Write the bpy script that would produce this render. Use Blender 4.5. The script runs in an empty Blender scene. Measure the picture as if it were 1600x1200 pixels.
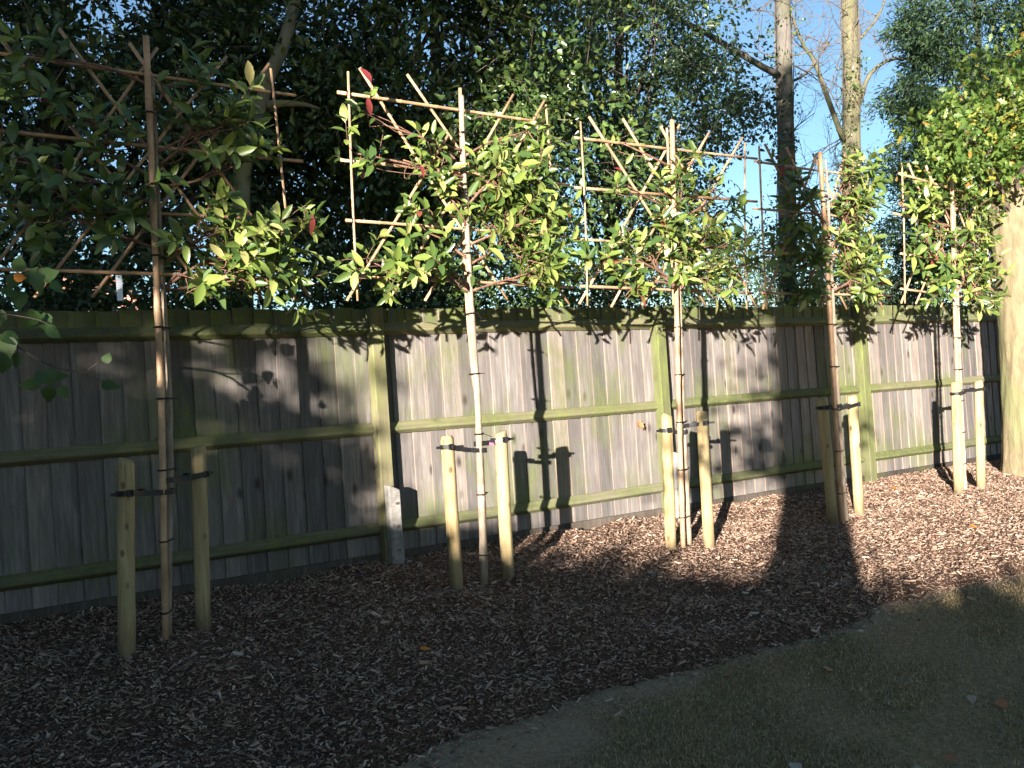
import bpy, math, random
import numpy as np
from mathutils import Vector, Matrix

random.seed(7)
rng = np.random.default_rng(7)
SC = bpy.context.scene
COL = SC.collection
rad = math.radians

# ------------------------------------------------------------------ camera
FPX, PITCH, ROLL, EYE = 1417.5, 0.0138, -0.067, 1.224
fw = np.array([0, math.cos(PITCH), math.sin(PITCH)])
_up = np.array([0, -math.sin(PITCH), math.cos(PITCH)])
_rt = np.array([1.0, 0, 0])
CR = math.cos(ROLL) * _rt + math.sin(ROLL) * _up
CU = -math.sin(ROLL) * _rt + math.cos(ROLL) * _up
CAM = np.array([0, 0, EYE])
cd = bpy.data.cameras.new('camera')
cd.sensor_width = 36.0
cd.lens = FPX / 1600 * 36.0
cd.clip_start = 0.05
cd.clip_end = 2000
cam = bpy.data.objects.new('camera', cd)
COL.objects.link(cam)
cam.matrix_world = Matrix(((CR[0], CU[0], -fw[0], 0), (CR[1], CU[1], -fw[1], 0),
                           (CR[2], CU[2], -fw[2], EYE), (0, 0, 0, 1)))
SC.camera = cam

# ------------------------------------------------------------------ light
SUN_AZ, SUN_EL = rad(18.3), rad(8.2)          # light travels 18 deg right of straight ahead, sun 8 deg high
world = bpy.data.worlds.new('World')
SC.world = world
world.use_nodes = True
wn = world.node_tree.nodes
sky = wn.new('ShaderNodeTexSky')
sky.sky_type = 'NISHITA'
sky.sun_disc = False
sky.sun_elevation = SUN_EL
sky.sun_rotation = math.pi + SUN_AZ
sky.altitude = 60
sky.air_density = 1.0
sky.dust_density = 0.2
sky.ozone_density = 2.6
world.node_tree.links.new(sky.outputs[0], wn['Background'].inputs[0])
wn['Background'].inputs[1].default_value = 0.058
sl = bpy.data.lights.new('sun', 'SUN')
sl.energy = 5.0
sl.angle = rad(0.5)
sl.color = (1.0, 0.90, 0.79)
sun = bpy.data.objects.new('sun', sl)
COL.objects.link(sun)
Ldir = Vector((math.sin(SUN_AZ) * math.cos(SUN_EL), math.cos(SUN_AZ) * math.cos(SUN_EL), -math.sin(SUN_EL)))
sun.rotation_euler = Ldir.to_track_quat('-Z', 'Y').to_euler()
sun.location = (-20, -50, 12)
SC.view_settings.view_transform = 'Standard'
SC.view_settings.look = 'None'
SC.view_settings.gamma = 1.0
SC.view_settings.use_curve_mapping = False
SC.view_settings.exposure = 2.28
SC.cycles.use_light_tree = False
SC.cycles.use_adaptive_sampling = True
SC.cycles.adaptive_threshold = 0.02
SC.cycles.max_bounces = 3
SC.cycles.diffuse_bounces = 1
SC.cycles.glossy_bounces = 1
SC.cycles.transmission_bounces = 1
SC.cycles.transparent_max_bounces = 4

# ------------------------------------------------------------------ site frame: u along fence, off in front of it
TH, FD = 0.5609, 7.908
fdir = np.array([math.cos(TH), math.sin(TH), 0])
fnor = np.array([-math.sin(TH), math.cos(TH), 0])
FO = np.array([0, FD, 0])
ROTZ = TH


def W(u, off, z=0.0):
    return FO + fdir * u - fnor * off + np.array([0, 0, z])


def pray(x, y):
    return fw * FPX + (x - 800) * CR - (y - 600) * CU


def at(x, y, off):
    """photo ray (x, y) met by the plane that stands `off` metres in front of the fence"""
    v = pray(x, y)
    t = ((FO - fnor * off - CAM) @ fnor) / (v @ fnor)
    return CAM + t * v


SLOPE = 0.085


def prof(off):
    off = np.asarray(off, float)
    o = np.maximum(off, -0.5)
    return np.where(o < 2.2, -SLOPE * o, -SLOPE * 2.2 - 0.16 * (1 - np.exp(-(np.maximum(o, 2.2) - 2.2) * SLOPE / 0.16)))


def gnd(x, y):
    v = pray(x, y)
    ts = np.linspace(0.0005, 40 / FPX, 9000)
    P = CAM + ts[:, None] * v
    z = prof(-(P - FO) @ fnor)
    return P[np.argmax(P[:, 2] < z)]


def uo(P):
    P = np.asarray(P)
    return (P - FO) @ fdir, -((P - FO) @ fnor)


def S(s, h, back):
    """a point `back` metres towards the sun from the camera, s across, h = height its shadow line has at the camera"""
    x = s * math.cos(SUN_AZ) - back * math.sin(SUN_AZ)
    y = -s * math.sin(SUN_AZ) - back * math.cos(SUN_AZ)
    return np.array([x, y, h + back * math.tan(SUN_EL)])


# ------------------------------------------------------------------ mesh helpers
def mesh_from(name, V, Fc, mat=None, smooth=False):
    """V (n,3); Fc (m,k) array of equal-sized faces, or a list of faces"""
    me = bpy.data.meshes.new(name)
    V = np.asarray(V, np.float32)
    if isinstance(Fc, np.ndarray):
        m, k = Fc.shape
        me.vertices.add(len(V))
        me.vertices.foreach_set('co', V.ravel())
        me.loops.add(m * k)
        me.loops.foreach_set('vertex_index', Fc.astype(np.int32).ravel())
        me.polygons.add(m)
        me.polygons.foreach_set('loop_start', np.arange(0, m * k, k, dtype=np.int32))
        me.update(calc_edges=True)
    else:
        me.from_pydata([tuple(map(float, v)) for v in V], [], Fc)
    if smooth:
        me.polygons.foreach_set('use_smooth', np.ones(len(me.polygons), bool))
    if mat:
        me.materials.append(mat)
    return me


def link(name, me, parent=None, loc=None, rot=None, mw=None):
    o = bpy.data.objects.new(name, me)
    COL.objects.link(o)
    if parent is not None:
        o.parent = parent
    if mw is not None:
        o.matrix_basis = mw
    if loc is not None:
        o.location = [float(c) for c in loc]
    if rot is not None:
        o.rotation_euler = rot
    return o


def tag(o, label=None, cat=None, group=None, kind=None):
    if label: o['label'] = label
    if cat: o['category'] = cat
    if group: o['group'] = group
    if kind: o['kind'] = kind
    return o


def thing(name, loc, label, cat, group=None, rotz=0):
    o = bpy.data.objects.new(name, None)
    o.empty_display_size = 0.1
    COL.objects.link(o)
    o.location = [float(c) for c in loc]
    o.rotation_euler = (0, 0, rotz)
    return tag(o, label, cat, group)


class MB:
    def __init__(s):
        s.v = []; s.f = []; s.n = 0

    def add(s, V, F):
        V = np.asarray(V, float)
        s.v.append(V)
        s.f += [tuple(int(i) + s.n for i in f) for f in F]
        s.n += len(V)

    def box(s, c, h, R=None):
        c = np.asarray(c, float)
        B = np.array([(x, y, z) for x in (-1, 1) for y in (-1, 1) for z in (-1, 1)], float) * np.asarray(h)
        if R is not None: B = B @ np.asarray(R).T
        s.add(B + c, [(0, 1, 3, 2), (4, 6, 7, 5), (0, 4, 5, 1), (2, 3, 7, 6), (0, 2, 6, 4), (1, 5, 7, 3)])

    def tube(s, pts, rads, n=8, cap=True):
        pts = np.asarray(pts, float)
        m = len(pts)
        rads = np.broadcast_to(np.asarray(rads, float), (m,)) if np.ndim(rads) < 2 else rads
        T = np.gradient(pts, axis=0)
        T /= np.linalg.norm(T, axis=1)[:, None] + 1e-12
        ref = np.array([0.31, 0.89, 0.33]) if abs(T[0][2]) > 0.8 else np.array([0.1, 0.05, 1.0])
        A = np.cross(T, ref); A /= np.linalg.norm(A, axis=1)[:, None] + 1e-12
        B = np.cross(T, A)
        ang = np.arange(n) * 2 * math.pi / n
        V = (pts[:, None, :] + (A[:, None, :] * np.cos(ang)[None, :, None] + B[:, None, :] * np.sin(ang)[None, :, None]) *
             (rads[:, None, None] if np.ndim(rads) < 2 else rads[:, :, None]))
        F = []
        for i in range(m - 1):
            for j in range(n):
                k = (j + 1) % n
                F.append((i * n + j, i * n + k, (i + 1) * n + k, (i + 1) * n + j))
        if cap:
            F.append(tuple(range(n - 1, -1, -1)))
            F.append(tuple((m - 1) * n + j for j in range(n)))
        s.add(V.reshape(-1, 3), F)

    def mesh(s, name, mat, smooth=False):
        return mesh_from(name, np.concatenate(s.v), s.f, mat, smooth)

    def build(s, name, mat, parent=None, smooth=False, loc=None):
        """vertices are in world space; loc/parent keep them there"""
        me = s.mesh(name, mat, smooth)
        if parent is not None:
            q = parent
            off = Vector((0, 0, 0))
            mw = Matrix.Identity(4)
            chain = []
            while q is not None:
                chain.append(q); q = q.parent
            for q in reversed(chain):
                mw = mw @ q.matrix_basis
            me.transform(mw.inverted())
        elif loc is not None:
            me.transform(Matrix.Translation([-float(c) for c in loc]))
        o = link(name, me, parent, loc if parent is None else None)
        return o


def spline(P, n):
    """Catmull-Rom through P, n samples"""
    P = np.asarray(P, float)
    if len(P) == 2:
        t = np.linspace(0, 1, n)[:, None]
        return P[0] * (1 - t) + P[1] * t
    Q = np.vstack([2 * P[0] - P[1], P, 2 * P[-1] - P[-2]])
    k = len(P) - 1
    out = []
    for t in np.linspace(0, k - 1e-6, n):
        i = int(t); f = t - i
        a, b, c, d = Q[i], Q[i + 1], Q[i + 2], Q[i + 3]
        out.append(0.5 * ((2 * b) + (c - a) * f + (2 * a - 5 * b + 4 * c - d) * f * f + (3 * b - 3 * c + d - a) * f ** 3))
    return np.array(out)


def unit(v):
    v = np.asarray(v, float)
    return v / (np.linalg.norm(v, axis=-1, keepdims=True) + 1e-12)


def rdir(n):
    return unit(rng.normal(size=(n, 3)))


# leaf templates: (along, across, lift)
FOLD6 = (np.array([(0, 0, 0), (.33, .5, .07), (.72, .38, .03), (1, 0, -.10), (.72, -.38, .03), (.33, -.5, .07)]),
         np.array([(0, 1, 2, 3), (0, 3, 4, 5)]))
NEEDLE = (np.array([(0, 0, 0), (.5, .5, 0.03), (1, 0, -.12), (.5, -.5, 0.03)]), np.array([(0, 1, 2, 3)]))
_oo = [(0, 0), (.12, .10), (.25, .30), (.34, .16), (.50, .46), (.60, .20), (.78, .36), (.86, .14), (1, 0)]
_ov = [(a, b, .05 * b) for a, b in _oo] + [(a, -b, .05 * b) for a, b in _oo[1:-1]]
_mid = [(.30, 0, -.03), (.6, 0, -.04)]
OAK = (np.array(_ov + _mid), None)
_OF = []
_r = list(range(0, 9)); _l = [0] + list(range(9, 16)) + [8]
for side in (_r, _l):
    for i in range(8):
        m = 16 if i < 4 else 17
        t = (side[i], side[i + 1], m)
        _OF.append(t if side is _r else t[::-1])
    _OF.append((side[4], 17, 16) if side is _r else (side[4], 16, 17))
OAK = (OAK[0], np.array(_OF))


def leaf_verts(pos, axis, nrm, L, Wd, tpl):
    tv, tf = tpl
    axis = unit(axis)
    side = unit(np.cross(nrm, axis))
    nrm = np.cross(axis, side)
    n = len(pos)
    V = (pos[:, None, :] + tv[None, :, 0:1] * (axis * L[:, None])[:, None, :] + tv[None, :, 1:2] * (side * Wd[:, None])[:, None, :]
         + tv[None, :, 2:3] * (nrm * L[:, None])[:, None, :])
    F = tf[None, :, :] + (np.arange(n) * len(tv))[:, None, None]
    return V.reshape(-1, 3), F.reshape(-1, tf.shape[1])


def sprays(centers, dirs, per, spread, L0, W0, tpl, up=0.5, twig=0.35, droop=0.0):
    """leaves arranged along a short twig at every centre"""
    n = len(centers)
    k = per
    t = rng.uniform(0, 1, (n, k))
    p = centers[:, None, :] + dirs[:, None, :] * (t * twig)[..., None] + rng.normal(size=(n, k, 3)) * spread
    p[..., 2] -= droop * t * t
    ax = dirs[:, None, :] * 0.6 + rng.normal(size=(n, k, 3)) * 0.6
    ax[..., 2] -= 0.15
    nr = rng.normal(size=(n, k, 3)) * 0.55
    nr[..., 2] += up
    N = n * k
    L = L0 * rng.uniform(.5, 1.3, N)
    return leaf_verts(p.reshape(-1, 3), ax.reshape(-1, 3), nr.reshape(-1, 3), L, L * (W0 / L0) * rng.uniform(.8, 1.15, N), tpl)


# ------------------------------------------------------------------ materials
def ramp(nt, fac, stops, interp='LINEAR'):
    r = nt.nodes.new('ShaderNodeValToRGB')
    r.color_ramp.interpolation = interp
    el = r.color_ramp.elements
    while len(el) > 1: el.remove(el[-1])
    el[0].position = stops[0][0]; el[0].color = (*stops[0][1], 1)
    for p, c in stops[1:]:
        e = el.new(p); e.color = (*c, 1)
    nt.links.new(fac, r.inputs[0])
    return r.outputs[0]


class NT:
    def __init__(s, name, rough=0.7, spec=0.5):
        s.m = bpy.data.materials.new(name)
        s.m.use_nodes = True
        s.t = s.m.node_tree
        s.b = s.t.nodes['Principled BSDF']
        s.b.inputs['Roughness'].default_value = rough
        s.b.inputs['Specular IOR Level'].default_value = spec

    def node(s, k, **kw):
        n = s.t.nodes.new(k)
        for a, b in kw.items(): setattr(n, a, b)
        return n

    def lk(s, a, b): s.t.links.new(a, b)

    def coord(s, which='Object', scale=(1, 1, 1), rand=True):
        c = s.node('ShaderNodeTexCoord').outputs[which] if which != 'World' else s.node('ShaderNodeNewGeometry').outputs['Position']
        mp = s.node('ShaderNodeMapping')
        mp.inputs['Scale'].default_value = scale
        s.lk(c, mp.inputs['Vector'])
        if rand:
            oi = s.node('ShaderNodeObjectInfo')
            ml = s.node('ShaderNodeMath', operation='MULTIPLY'); ml.inputs[1].default_value = 37.0
            s.lk(oi.outputs['Random'], ml.inputs[0])
            cb = s.node('ShaderNodeCombineXYZ')
            for i in range(3): s.lk(ml.outputs[0], cb.inputs[i])
            s.lk(cb.outputs[0], mp.inputs['Location'])
        return mp.outputs[0]

    def noise(s, vec, scale, detail=4, rough=.6, dist=0):
        n = s.node('ShaderNodeTexNoise')
        n.inputs['Scale'].default_value = scale
        n.inputs['Detail'].default_value = detail
        n.inputs['Roughness'].default_value = rough
        n.inputs['Distortion'].default_value = dist
        if vec is not None: s.lk(vec, n.inputs['Vector'])
        return n.outputs['Fac']

    def mix(s, f, a, b, mode='MIX'):
        n = s.node('ShaderNodeMix', data_type='RGBA', blend_type=mode)
        for sock, v in ((n.inputs[0], f), (n.inputs[6], a), (n.inputs[7], b)):
            if hasattr(v, 'is_linked'): s.lk(v, sock)
            else: sock.default_value = v if not isinstance(v, tuple) else (*v, 1)
        return n.outputs[2]

    def math(s, op, a, b=0.0):
        n = s.node('ShaderNodeMath', operation=op)
        for sock, v in ((n.inputs[0], a), (n.inputs[1], b)):
            if hasattr(v, 'is_linked'): s.lk(v, sock)
            else: sock.default_value = v
        return n.outputs[0]

    def mr(s, v, a, b, c=0.0, d=1.0):
        n = s.node('ShaderNodeMapRange')
        s.lk(v, n.inputs[0])
        for i, q in enumerate((a, b, c, d)): n.inputs[i + 1].default_value = q
        return n.outputs[0]

    def color(s, c): s.lk(c, s.b.inputs['Base Color'])

    def bump(s, h, strength=.5, dist=.01):
        n = s.node('ShaderNodeBump')
        n.inputs['Strength'].default_value = strength
        n.inputs['Distance'].default_value = dist
        s.lk(h, n.inputs['Height'])
        s.lk(n.outputs[0], s.b.inputs['Normal'])


def m_leaf(name, stops, rough=.42, spec=.5, island=True, trans=0.25, tcol=(.25, .4, .05), back=None):
    n = NT(name, rough, spec)
    r = n.node('ShaderNodeNewGeometry').outputs['Random Per Island'] if island else n.node('ShaderNodeObjectInfo').outputs['Random']
    c = ramp(n.t, r, stops)
    vn = n.noise(n.coord('Object', (1, 1, 1)), 30, 2)
    c = n.mix(n.mr(vn, .35, .7, 0, .25), c, (stops[0][1][0] * .6, stops[0][1][1] * .6, stops[0][1][2] * .6))
    if back is not None:
        bf = n.node('ShaderNodeNewGeometry').outputs['Backfacing']
        c = n.mix(n.math('MULTIPLY', bf, .75), c, back)
    n.color(c)
    tr = n.node('ShaderNodeBsdfTranslucent')
    n.lk(n.mix(.5, c, tcol), tr.inputs[0])
    ms = n.node('ShaderNodeMixShader'); ms.inputs[0].default_value = trans
    out = n.t.nodes['Material Output']
    n.lk(n.b.outputs[0], ms.inputs[1]); n.lk(tr.outputs[0], ms.inputs[2]); n.lk(ms.outputs[0], out.inputs[0])
    return n.m


def m_bark(name, c0, c1, scale=6, stretch=.25, rough=.85, bump=.6, moss=None):
    n = NT(name, rough, .2)
    v = n.coord('Object', (1, 1, stretch))
    f = n.noise(v, scale, 6, .65, .3)
    c = ramp(n.t, f, [(.3, c0), (.7, c1)])
    if moss:
        f2 = n.noise(n.coord('World', (1, 1, .6), False), 2.2, 4)
        c = n.mix(n.mr(f2, .42, .62, 0, .8), c, moss)
    n.color(c)
    n.bump(n.noise(v, scale * 4, 6, .7), bump, .01)
    return n.m


def m_board(name, base0, base1, green=1.0, axis_z=True):
    n = NT(name, .85, .15)
    st = (1, 1, .06) if axis_z else (.06, 1, 1)
    v = n.coord('Object', st)
    g = n.noise(v, 38, 6, .7, .6)
    g2 = n.noise(n.coord('Object', (1, 1, .25) if axis_z else (.25, 1, 1)), 7, 4, .6, 1.0)
    c = ramp(n.t, g, [(.25, tuple(q * .62 for q in base0)), (.5, base0), (.75, base1)])
    rnd = n.node('ShaderNodeObjectInfo').outputs['Random']
    c = n.mix(n.mr(g2, .4, .7, 0, .45), c, (base0[0] * .5, base0[1] * .48, base0[2] * .48))
    c = n.mix(1.0, c, ramp(n.t, rnd, [(0, (.55, .56, .58)), (.35, (.9, .88, .88)), (.7, (1.0, .99, .99)), (1, (1.28, 1.18, 1.10))]), 'MULTIPLY')
    # knots
    vo = n.node('ShaderNodeTexVoronoi', feature='F1')
    n.lk(n.coord('Object', (8, 8, 4.0) if axis_z else (4.0, 8, 8)), vo.inputs['Vector'])
    vo.inputs['Scale'].default_value = 1.0
    kn = n.mr(vo.outputs['Distance'], .08, .26, 1, 0)
    sel = n.math('GREATER_THAN', n.node('ShaderNodeSeparateColor').outputs[0], .74)
    sc = sel.node.inputs[0].links[0].from_node
    n.lk(vo.outputs['Color'], sc.inputs[0])
    c = n.mix(n.math('MULTIPLY', n.math('MULTIPLY', kn, sel), .85), c, (.04, .028, .023))
    # algae: top band, just above the rails, loose patches
    pos = n.node('ShaderNodeNewGeometry').outputs['Position']
    sp = n.node('ShaderNodeSeparateXYZ'); n.lk(pos, sp.inputs[0]); z = sp.outputs[2]
    pn = n.noise(n.coord('World', (1, 1, .7), False), 1.5, 5, .65)
    fine = n.noise(n.coord('World', (1, 1, .15), False), 22, 4, .7)
    if green >= 2:
        m = n.mr(pn, .25, .62, .22, .85)
        m = n.math('MULTIPLY', m, n.mr(fine, .3, .65, .55, 1))
    else:
        top = n.mr(z, 1.78, 1.90, 0, 1)
        r1 = n.math('MULTIPLY', n.mr(z, 1.06, 1.40, 1, 0), n.math('GREATER_THAN', z, 1.0))
        r2 = n.math('MULTIPLY', n.mr(z, .28, .60, 1, 0), n.math('GREATER_THAN', z, .2))
        m = n.math('MAXIMUM', top, n.math('MULTIPLY', n.math('MAXIMUM', r1, r2), n.mr(pn, .46, .62)))
        m = n.math('MAXIMUM', m, n.math('MULTIPLY', n.mr(pn, .53, .66), .7))
        m = n.math('MULTIPLY', m, n.mr(fine, .3, .65, .4, 1))
        m = n.math('MULTIPLY', m, green)
    gc = ramp(n.t, fine, [(.3, (.06, .078, .02)), (.7, (.135, .17, .042))])
    c = n.mix(m, c, gc)
    n.color(c)
    n.bump(g, .35, .004)
    return n.m


M = {}
M['board'] = m_board('weathered_board', (.182, .168, .159), (.30, .28, .268), 1.0)
M['damp_board'] = m_board('damp_board', (.075, .065, .055), (.13, .115, .10), .6)
M['board_edge'] = m_board('fresh_board_edge', (.26, .205, .175), (.36, .29, .25), .3)
M['rail'] = m_board('green_rail', (.17, .15, .12), (.26, .23, .19), 2.0, False)
M['post'] = m_board('green_post', (.20, .17, .13), (.30, .26, .20), 2.0, True)
M['stake'] = m_bark('stake_pine', (.30, .235, .13), (.50, .41, .26), 9, .08, .7, .25)


def m_stake():
    n = NT('stake_pine', .75, .2)
    v = n.coord('Object', (1, 1, .07))
    g = n.noise(v, 26, 6, .7, .5)
    c = ramp(n.t, g, [(.28, (.19, .13, .058)), (.5, (.34, .255, .13)), (.72, (.46, .37, .21))])
    b = n.noise(n.coord('Object', (1, 1, .4)), 5, 4, .6, .6)
    c = n.mix(n.mr(b, .45, .68, 0, .6), c, (.20, .19, .10))
    vo = n.node('ShaderNodeTexVoronoi', feature='F1')
    n.lk(n.coord('Object', (9, 9, 5)), vo.inputs['Vector']); vo.inputs['Scale'].default_value = 1.0
    kn = n.mr(vo.outputs['Distance'], .08, .17, 1, 0)
    c = n.mix(n.math('MULTIPLY', kn, .8), c, (.07, .045, .025))
    cr = n.noise(n.coord('Object', (1, 1, .03)), 34, 3, .5)
    c = n.mix(n.mr(cr, .62, .68, 0, .7), c, (.08, .055, .03))
    oz = n.node('ShaderNodeSeparateXYZ'); n.lk(n.node('ShaderNodeTexCoord').outputs['Object'], oz.inputs[0])
    st = n.math('MULTIPLY', n.mr(oz.outputs[2], .02, .22, 1, 0), n.mr(b, .3, .6, .4, 1))
    c = n.mix(st, c, (.085, .062, .042))
    n.color(c)
    n.bump(g, .7, .008)
    return n.m


M['stake'] = m_stake()
M['trunk'] = m_bark('photinia_bark', (.16, .12, .09), (.36, .295, .225), 22, .3, .8, .5)
M['branch'] = m_bark('photinia_branch', (.10, .05, .035), (.24, .14, .10), 20, .3, .7, .3)
M['shoot_red'] = m_bark('red_shoot', (.22, .03, .03), (.36, .07, .05), 20, .3, .5, .2)
M['dark_bark'] = m_bark('dark_bark', (.03, .026, .022), (.09, .08, .066), 7, .3, .9, .8)
M['moss_bark'] = m_bark('moss_bark', (.14, .12, .08), (.26, .23, .15), 7, .3, .9, .8, (.17, .18, .05))
M['syc_bark'] = m_bark('grey_sycamore_bark', (.06, .055, .05), (.15, .135, .12), 5, .5, .9, .6, (.085, .085, .055))
M['syc_green'] = m_bark('green_sycamore_bark', (.07, .065, .045), (.16, .15, .09), 5, .5, .9, .6, (.11, .11, .055))
M['oak_bark'] = m_bark('oak_trunk_bark', (.105, .085, .05), (.22, .18, .11), 16, .3, .9, .9, (.15, .16, .075))
M['twig'] = m_bark('bare_twig', (.07, .055, .045), (.16, .13, .10), 20, .3, .8, .2)


def m_bamboo():
    n = NT('bamboo', .5, .4)
    v = n.coord('Object', (1, 1, 1))
    f = n.noise(v, 5, 4, .6, .2)
    c = ramp(n.t, f, [(.3, (.28, .175, .10)), (.55, (.44, .295, .175)), (.75, (.56, .405, .26))])
    f2 = n.noise(n.coord('Object', (1, 1, 1)), 45, 3)
    c = n.mix(n.mr(f2, .55, .75, 0, .5), c, (.22, .12, .07))
    rnd = n.node('ShaderNodeObjectInfo').outputs['Random']
    c = n.mix(1.0, c, ramp(n.t, rnd, [(0, (.75, .72, .70)), (1, (1.08, 1.0, .95))]), 'MULTIPLY')
    n.color(c)
    return n.m


M['bamboo'] = m_bamboo()


def m_flat(name, col, rough=.6, var=.25, scale=30, spec=.4):
    n = NT(name, rough, spec)
    f = n.noise(n.coord('Object'), scale, 4)
    n.color(ramp(n.t, f, [(.3, tuple(c * (1 - var) for c in col)), (.7, tuple(min(1, c * (1 + var)) for c in col))]))
    return n.m


M['rubber'] = m_flat('black_rubber', (.012, .012, .014), .45)
M['green_tie'] = m_flat('green_tie', (.03, .25, .12), .5)
M['pink'] = m_flat('pink_tag', (.75, .12, .22), .6)
M['white'] = m_flat('white_plastic', (.72, .76, .85), .45, .05)
M['concrete'] = m_flat('concrete', (.22, .21, .195), .9, .35, 25)
M['steel'] = m_flat('rusty_bolt', (.10, .08, .07), .5)
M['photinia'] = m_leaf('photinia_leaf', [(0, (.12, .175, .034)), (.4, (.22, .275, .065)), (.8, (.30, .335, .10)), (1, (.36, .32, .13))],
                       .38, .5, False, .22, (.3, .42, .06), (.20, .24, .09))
M['photinia_dark'] = m_leaf('photinia_mature_shade_leaf', [(0, (.04, .08, .022)), (.6, (.07, .12, .03)), (1, (.11, .165, .038))], .3, .5, False, .18, (.2, .33, .05), (.14, .18, .07))  # mature leaves; also stand in for shade on the dark crown parts
M['photinia_red'] = m_leaf('photinia_young_leaf', [(0, (.17, .028, .03)), (.5, (.23, .06, .045)), (1, (.22, .13, .065))], .35, .5, False, .25, (.5, .1, .05))
M['photinia_mass'] = m_leaf('photinia_inner_leaf', [(0, (.04, .08, .02)), (.5, (.09, .14, .03)), (1, (.20, .26, .055))], .38, .5, True, .2, (.25, .38, .05))
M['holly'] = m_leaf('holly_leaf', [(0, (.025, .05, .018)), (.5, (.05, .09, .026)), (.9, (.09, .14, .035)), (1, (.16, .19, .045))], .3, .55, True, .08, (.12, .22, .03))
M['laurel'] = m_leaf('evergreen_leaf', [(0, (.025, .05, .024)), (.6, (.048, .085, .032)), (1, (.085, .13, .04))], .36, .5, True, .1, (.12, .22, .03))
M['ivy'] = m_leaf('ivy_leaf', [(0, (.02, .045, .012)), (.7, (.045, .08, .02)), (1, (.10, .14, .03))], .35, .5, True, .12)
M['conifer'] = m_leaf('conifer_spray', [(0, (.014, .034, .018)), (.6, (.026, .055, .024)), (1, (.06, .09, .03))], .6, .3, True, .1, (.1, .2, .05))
M['oak'] = m_leaf('oak_leaf', [(0, (.05, .10, .022)), (.5, (.09, .155, .03)), (.88, (.15, .20, .04)), (.96, (.28, .25, .04)), (1, (.30, .14, .04))], .45, .45, True, .25)
M['lime'] = m_leaf('lime_leaf', [(0, (.035, .075, .022)), (.7, (.055, .105, .03)), (1, (.08, .13, .03))], .5, .4, False, .25)
M['orange_leaf'] = m_leaf('orange_leaf', [(0, (.45, .16, .03)), (1, (.60, .28, .05))], .6, .3, False, .25, (.6, .3, .05))
M['brown_leaf'] = m_leaf('brown_leaf', [(0, (.28, .12, .06)), (1, (.42, .22, .11))], .7, .3, False, .15, (.5, .25, .1))
M['pale_leaf'] = m_leaf('pale_leaf', [(0, (.26, .22, .17)), (1, (.36, .32, .26))], .7, .3, False, .1, (.5, .4, .3))


def m_mulch():
    n = NT('mulch_soil', .95, .1)
    v = n.coord('World', (1, 1, 1), False)
    f = n.noise(v, 55, 6, .75, .4)
    f2 = n.noise(v, 1.2, 4, .6)
    c = ramp(n.t, f, [(.32, (.022, .014, .010)), (.48, (.10, .06, .042)), (.62, (.24, .155, .11)), (.78, (.40, .28, .21))])
    n.color(n.mix(n.mr(f2, .35, .7, 0, .4), c, (.05, .032, .024)))
    n.bump(f, 1.0, .03)
    return n.m


M['mulch'] = m_mulch()


def m_chip():
    n = NT('bark_chip', .85, .2)
    r = n.node('ShaderNodeNewGeometry').outputs['Random Per Island']
    c = ramp(n.t, r, [(0, (.07, .042, .031)), (.3, (.19, .12, .087)), (.7, (.37, .252, .185)), (.95, (.50, .365, .28)), (1, (.60, .48, .38))])
    f = n.noise(n.coord('World', (1, 1, 1), False), 160, 3)
    n.color(n.mix(n.mr(f, .4, .7, 0, .35), c, (.06, .04, .03)))
    return n.m


M['chip'] = m_chip()


def m_lawn():
    n = NT('lawn_soil', .95, .1)
    v = n.coord('World', (1, 1, 1), False)
    f = n.noise(v, 40, 6, .7)
    big = n.noise(v, .9, 4, .6)
    soil = ramp(n.t, f, [(.3, (.17, .125, .085)), (.7, (.36, .28, .19))])
    gr = ramp(n.t, f, [(.3, (.12, .09, .05)), (.7, (.34, .255, .145))])
    at_ = n.node('ShaderNodeAttribute', attribute_name='grass')
    m = n.math('MULTIPLY', at_.outputs['Fac'], n.mr(big, .25, .5, .6, 1))
    n.color(n.mix(m, soil, gr))
    n.bump(f, .8, .02)
    return n.m


M['lawn'] = m_lawn()


def m_blade():
    n = NT('grass_blade', .6, .3)
    r = n.node('ShaderNodeNewGeometry').outputs['Random Per Island']
    c = ramp(n.t, r, [(0, (.11, .088, .036)), (.4, (.23, .175, .08)), (.7, (.37, .285, .15)), (1, (.54, .43, .27))])
    big = n.noise(n.coord('World', (1, 1, 1), False), 1.1, 4, .6)
    n.color(n.mix(n.mr(big, .42, .66, 0, .6), c, (.29, .22, .115)))
    return n.m


M['blade'] = m_blade()

# ------------------------------------------------------------------ ground, bed, lawn
edge_px = [(300, 1360), (440, 1285), (637, 1178), (769, 1124), (840, 1101), (937, 1067), (1012, 1051), (1080, 1034), (1160, 1011),
           (1232, 994), (1330, 967), (1394, 938), (1469, 911), (1600, 889), (1720, 866)]
EDGE = np.array([uo(gnd(x, min(y, 1330))) for x, y in edge_px[2:]])
EDGE = np.vstack([[-9, 3.0], [-5.2, 3.05], [-3.6, 3.18], EDGE, [EDGE[-1][0] + 2.5, EDGE[-1][1] - .1], [16, 2.6]])
EDGE = EDGE[np.argsort(EDGE[:, 0])]


def edge_off(u):
    u = np.asarray(u)
    return np.interp(u, EDGE[:, 0], EDGE[:, 1]) + .014 * np.sin(u * 5.1) + .012 * np.sin(u * 23.7 + 1) + .012 * np.sin(u * 61)


def bumps(x, y, a, seed=0):
    r = np.random.default_rng(seed)
    z = np.zeros_like(x)
    for i in range(14):
        k = r.uniform(1.5, 14); th = r.uniform(0, 6.28); ph = r.uniform(0, 6.28)
        z = z + a / (1 + k * .35) * np.sin(k * (x * math.cos(th) + y * math.sin(th)) + ph)
    return z


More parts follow.
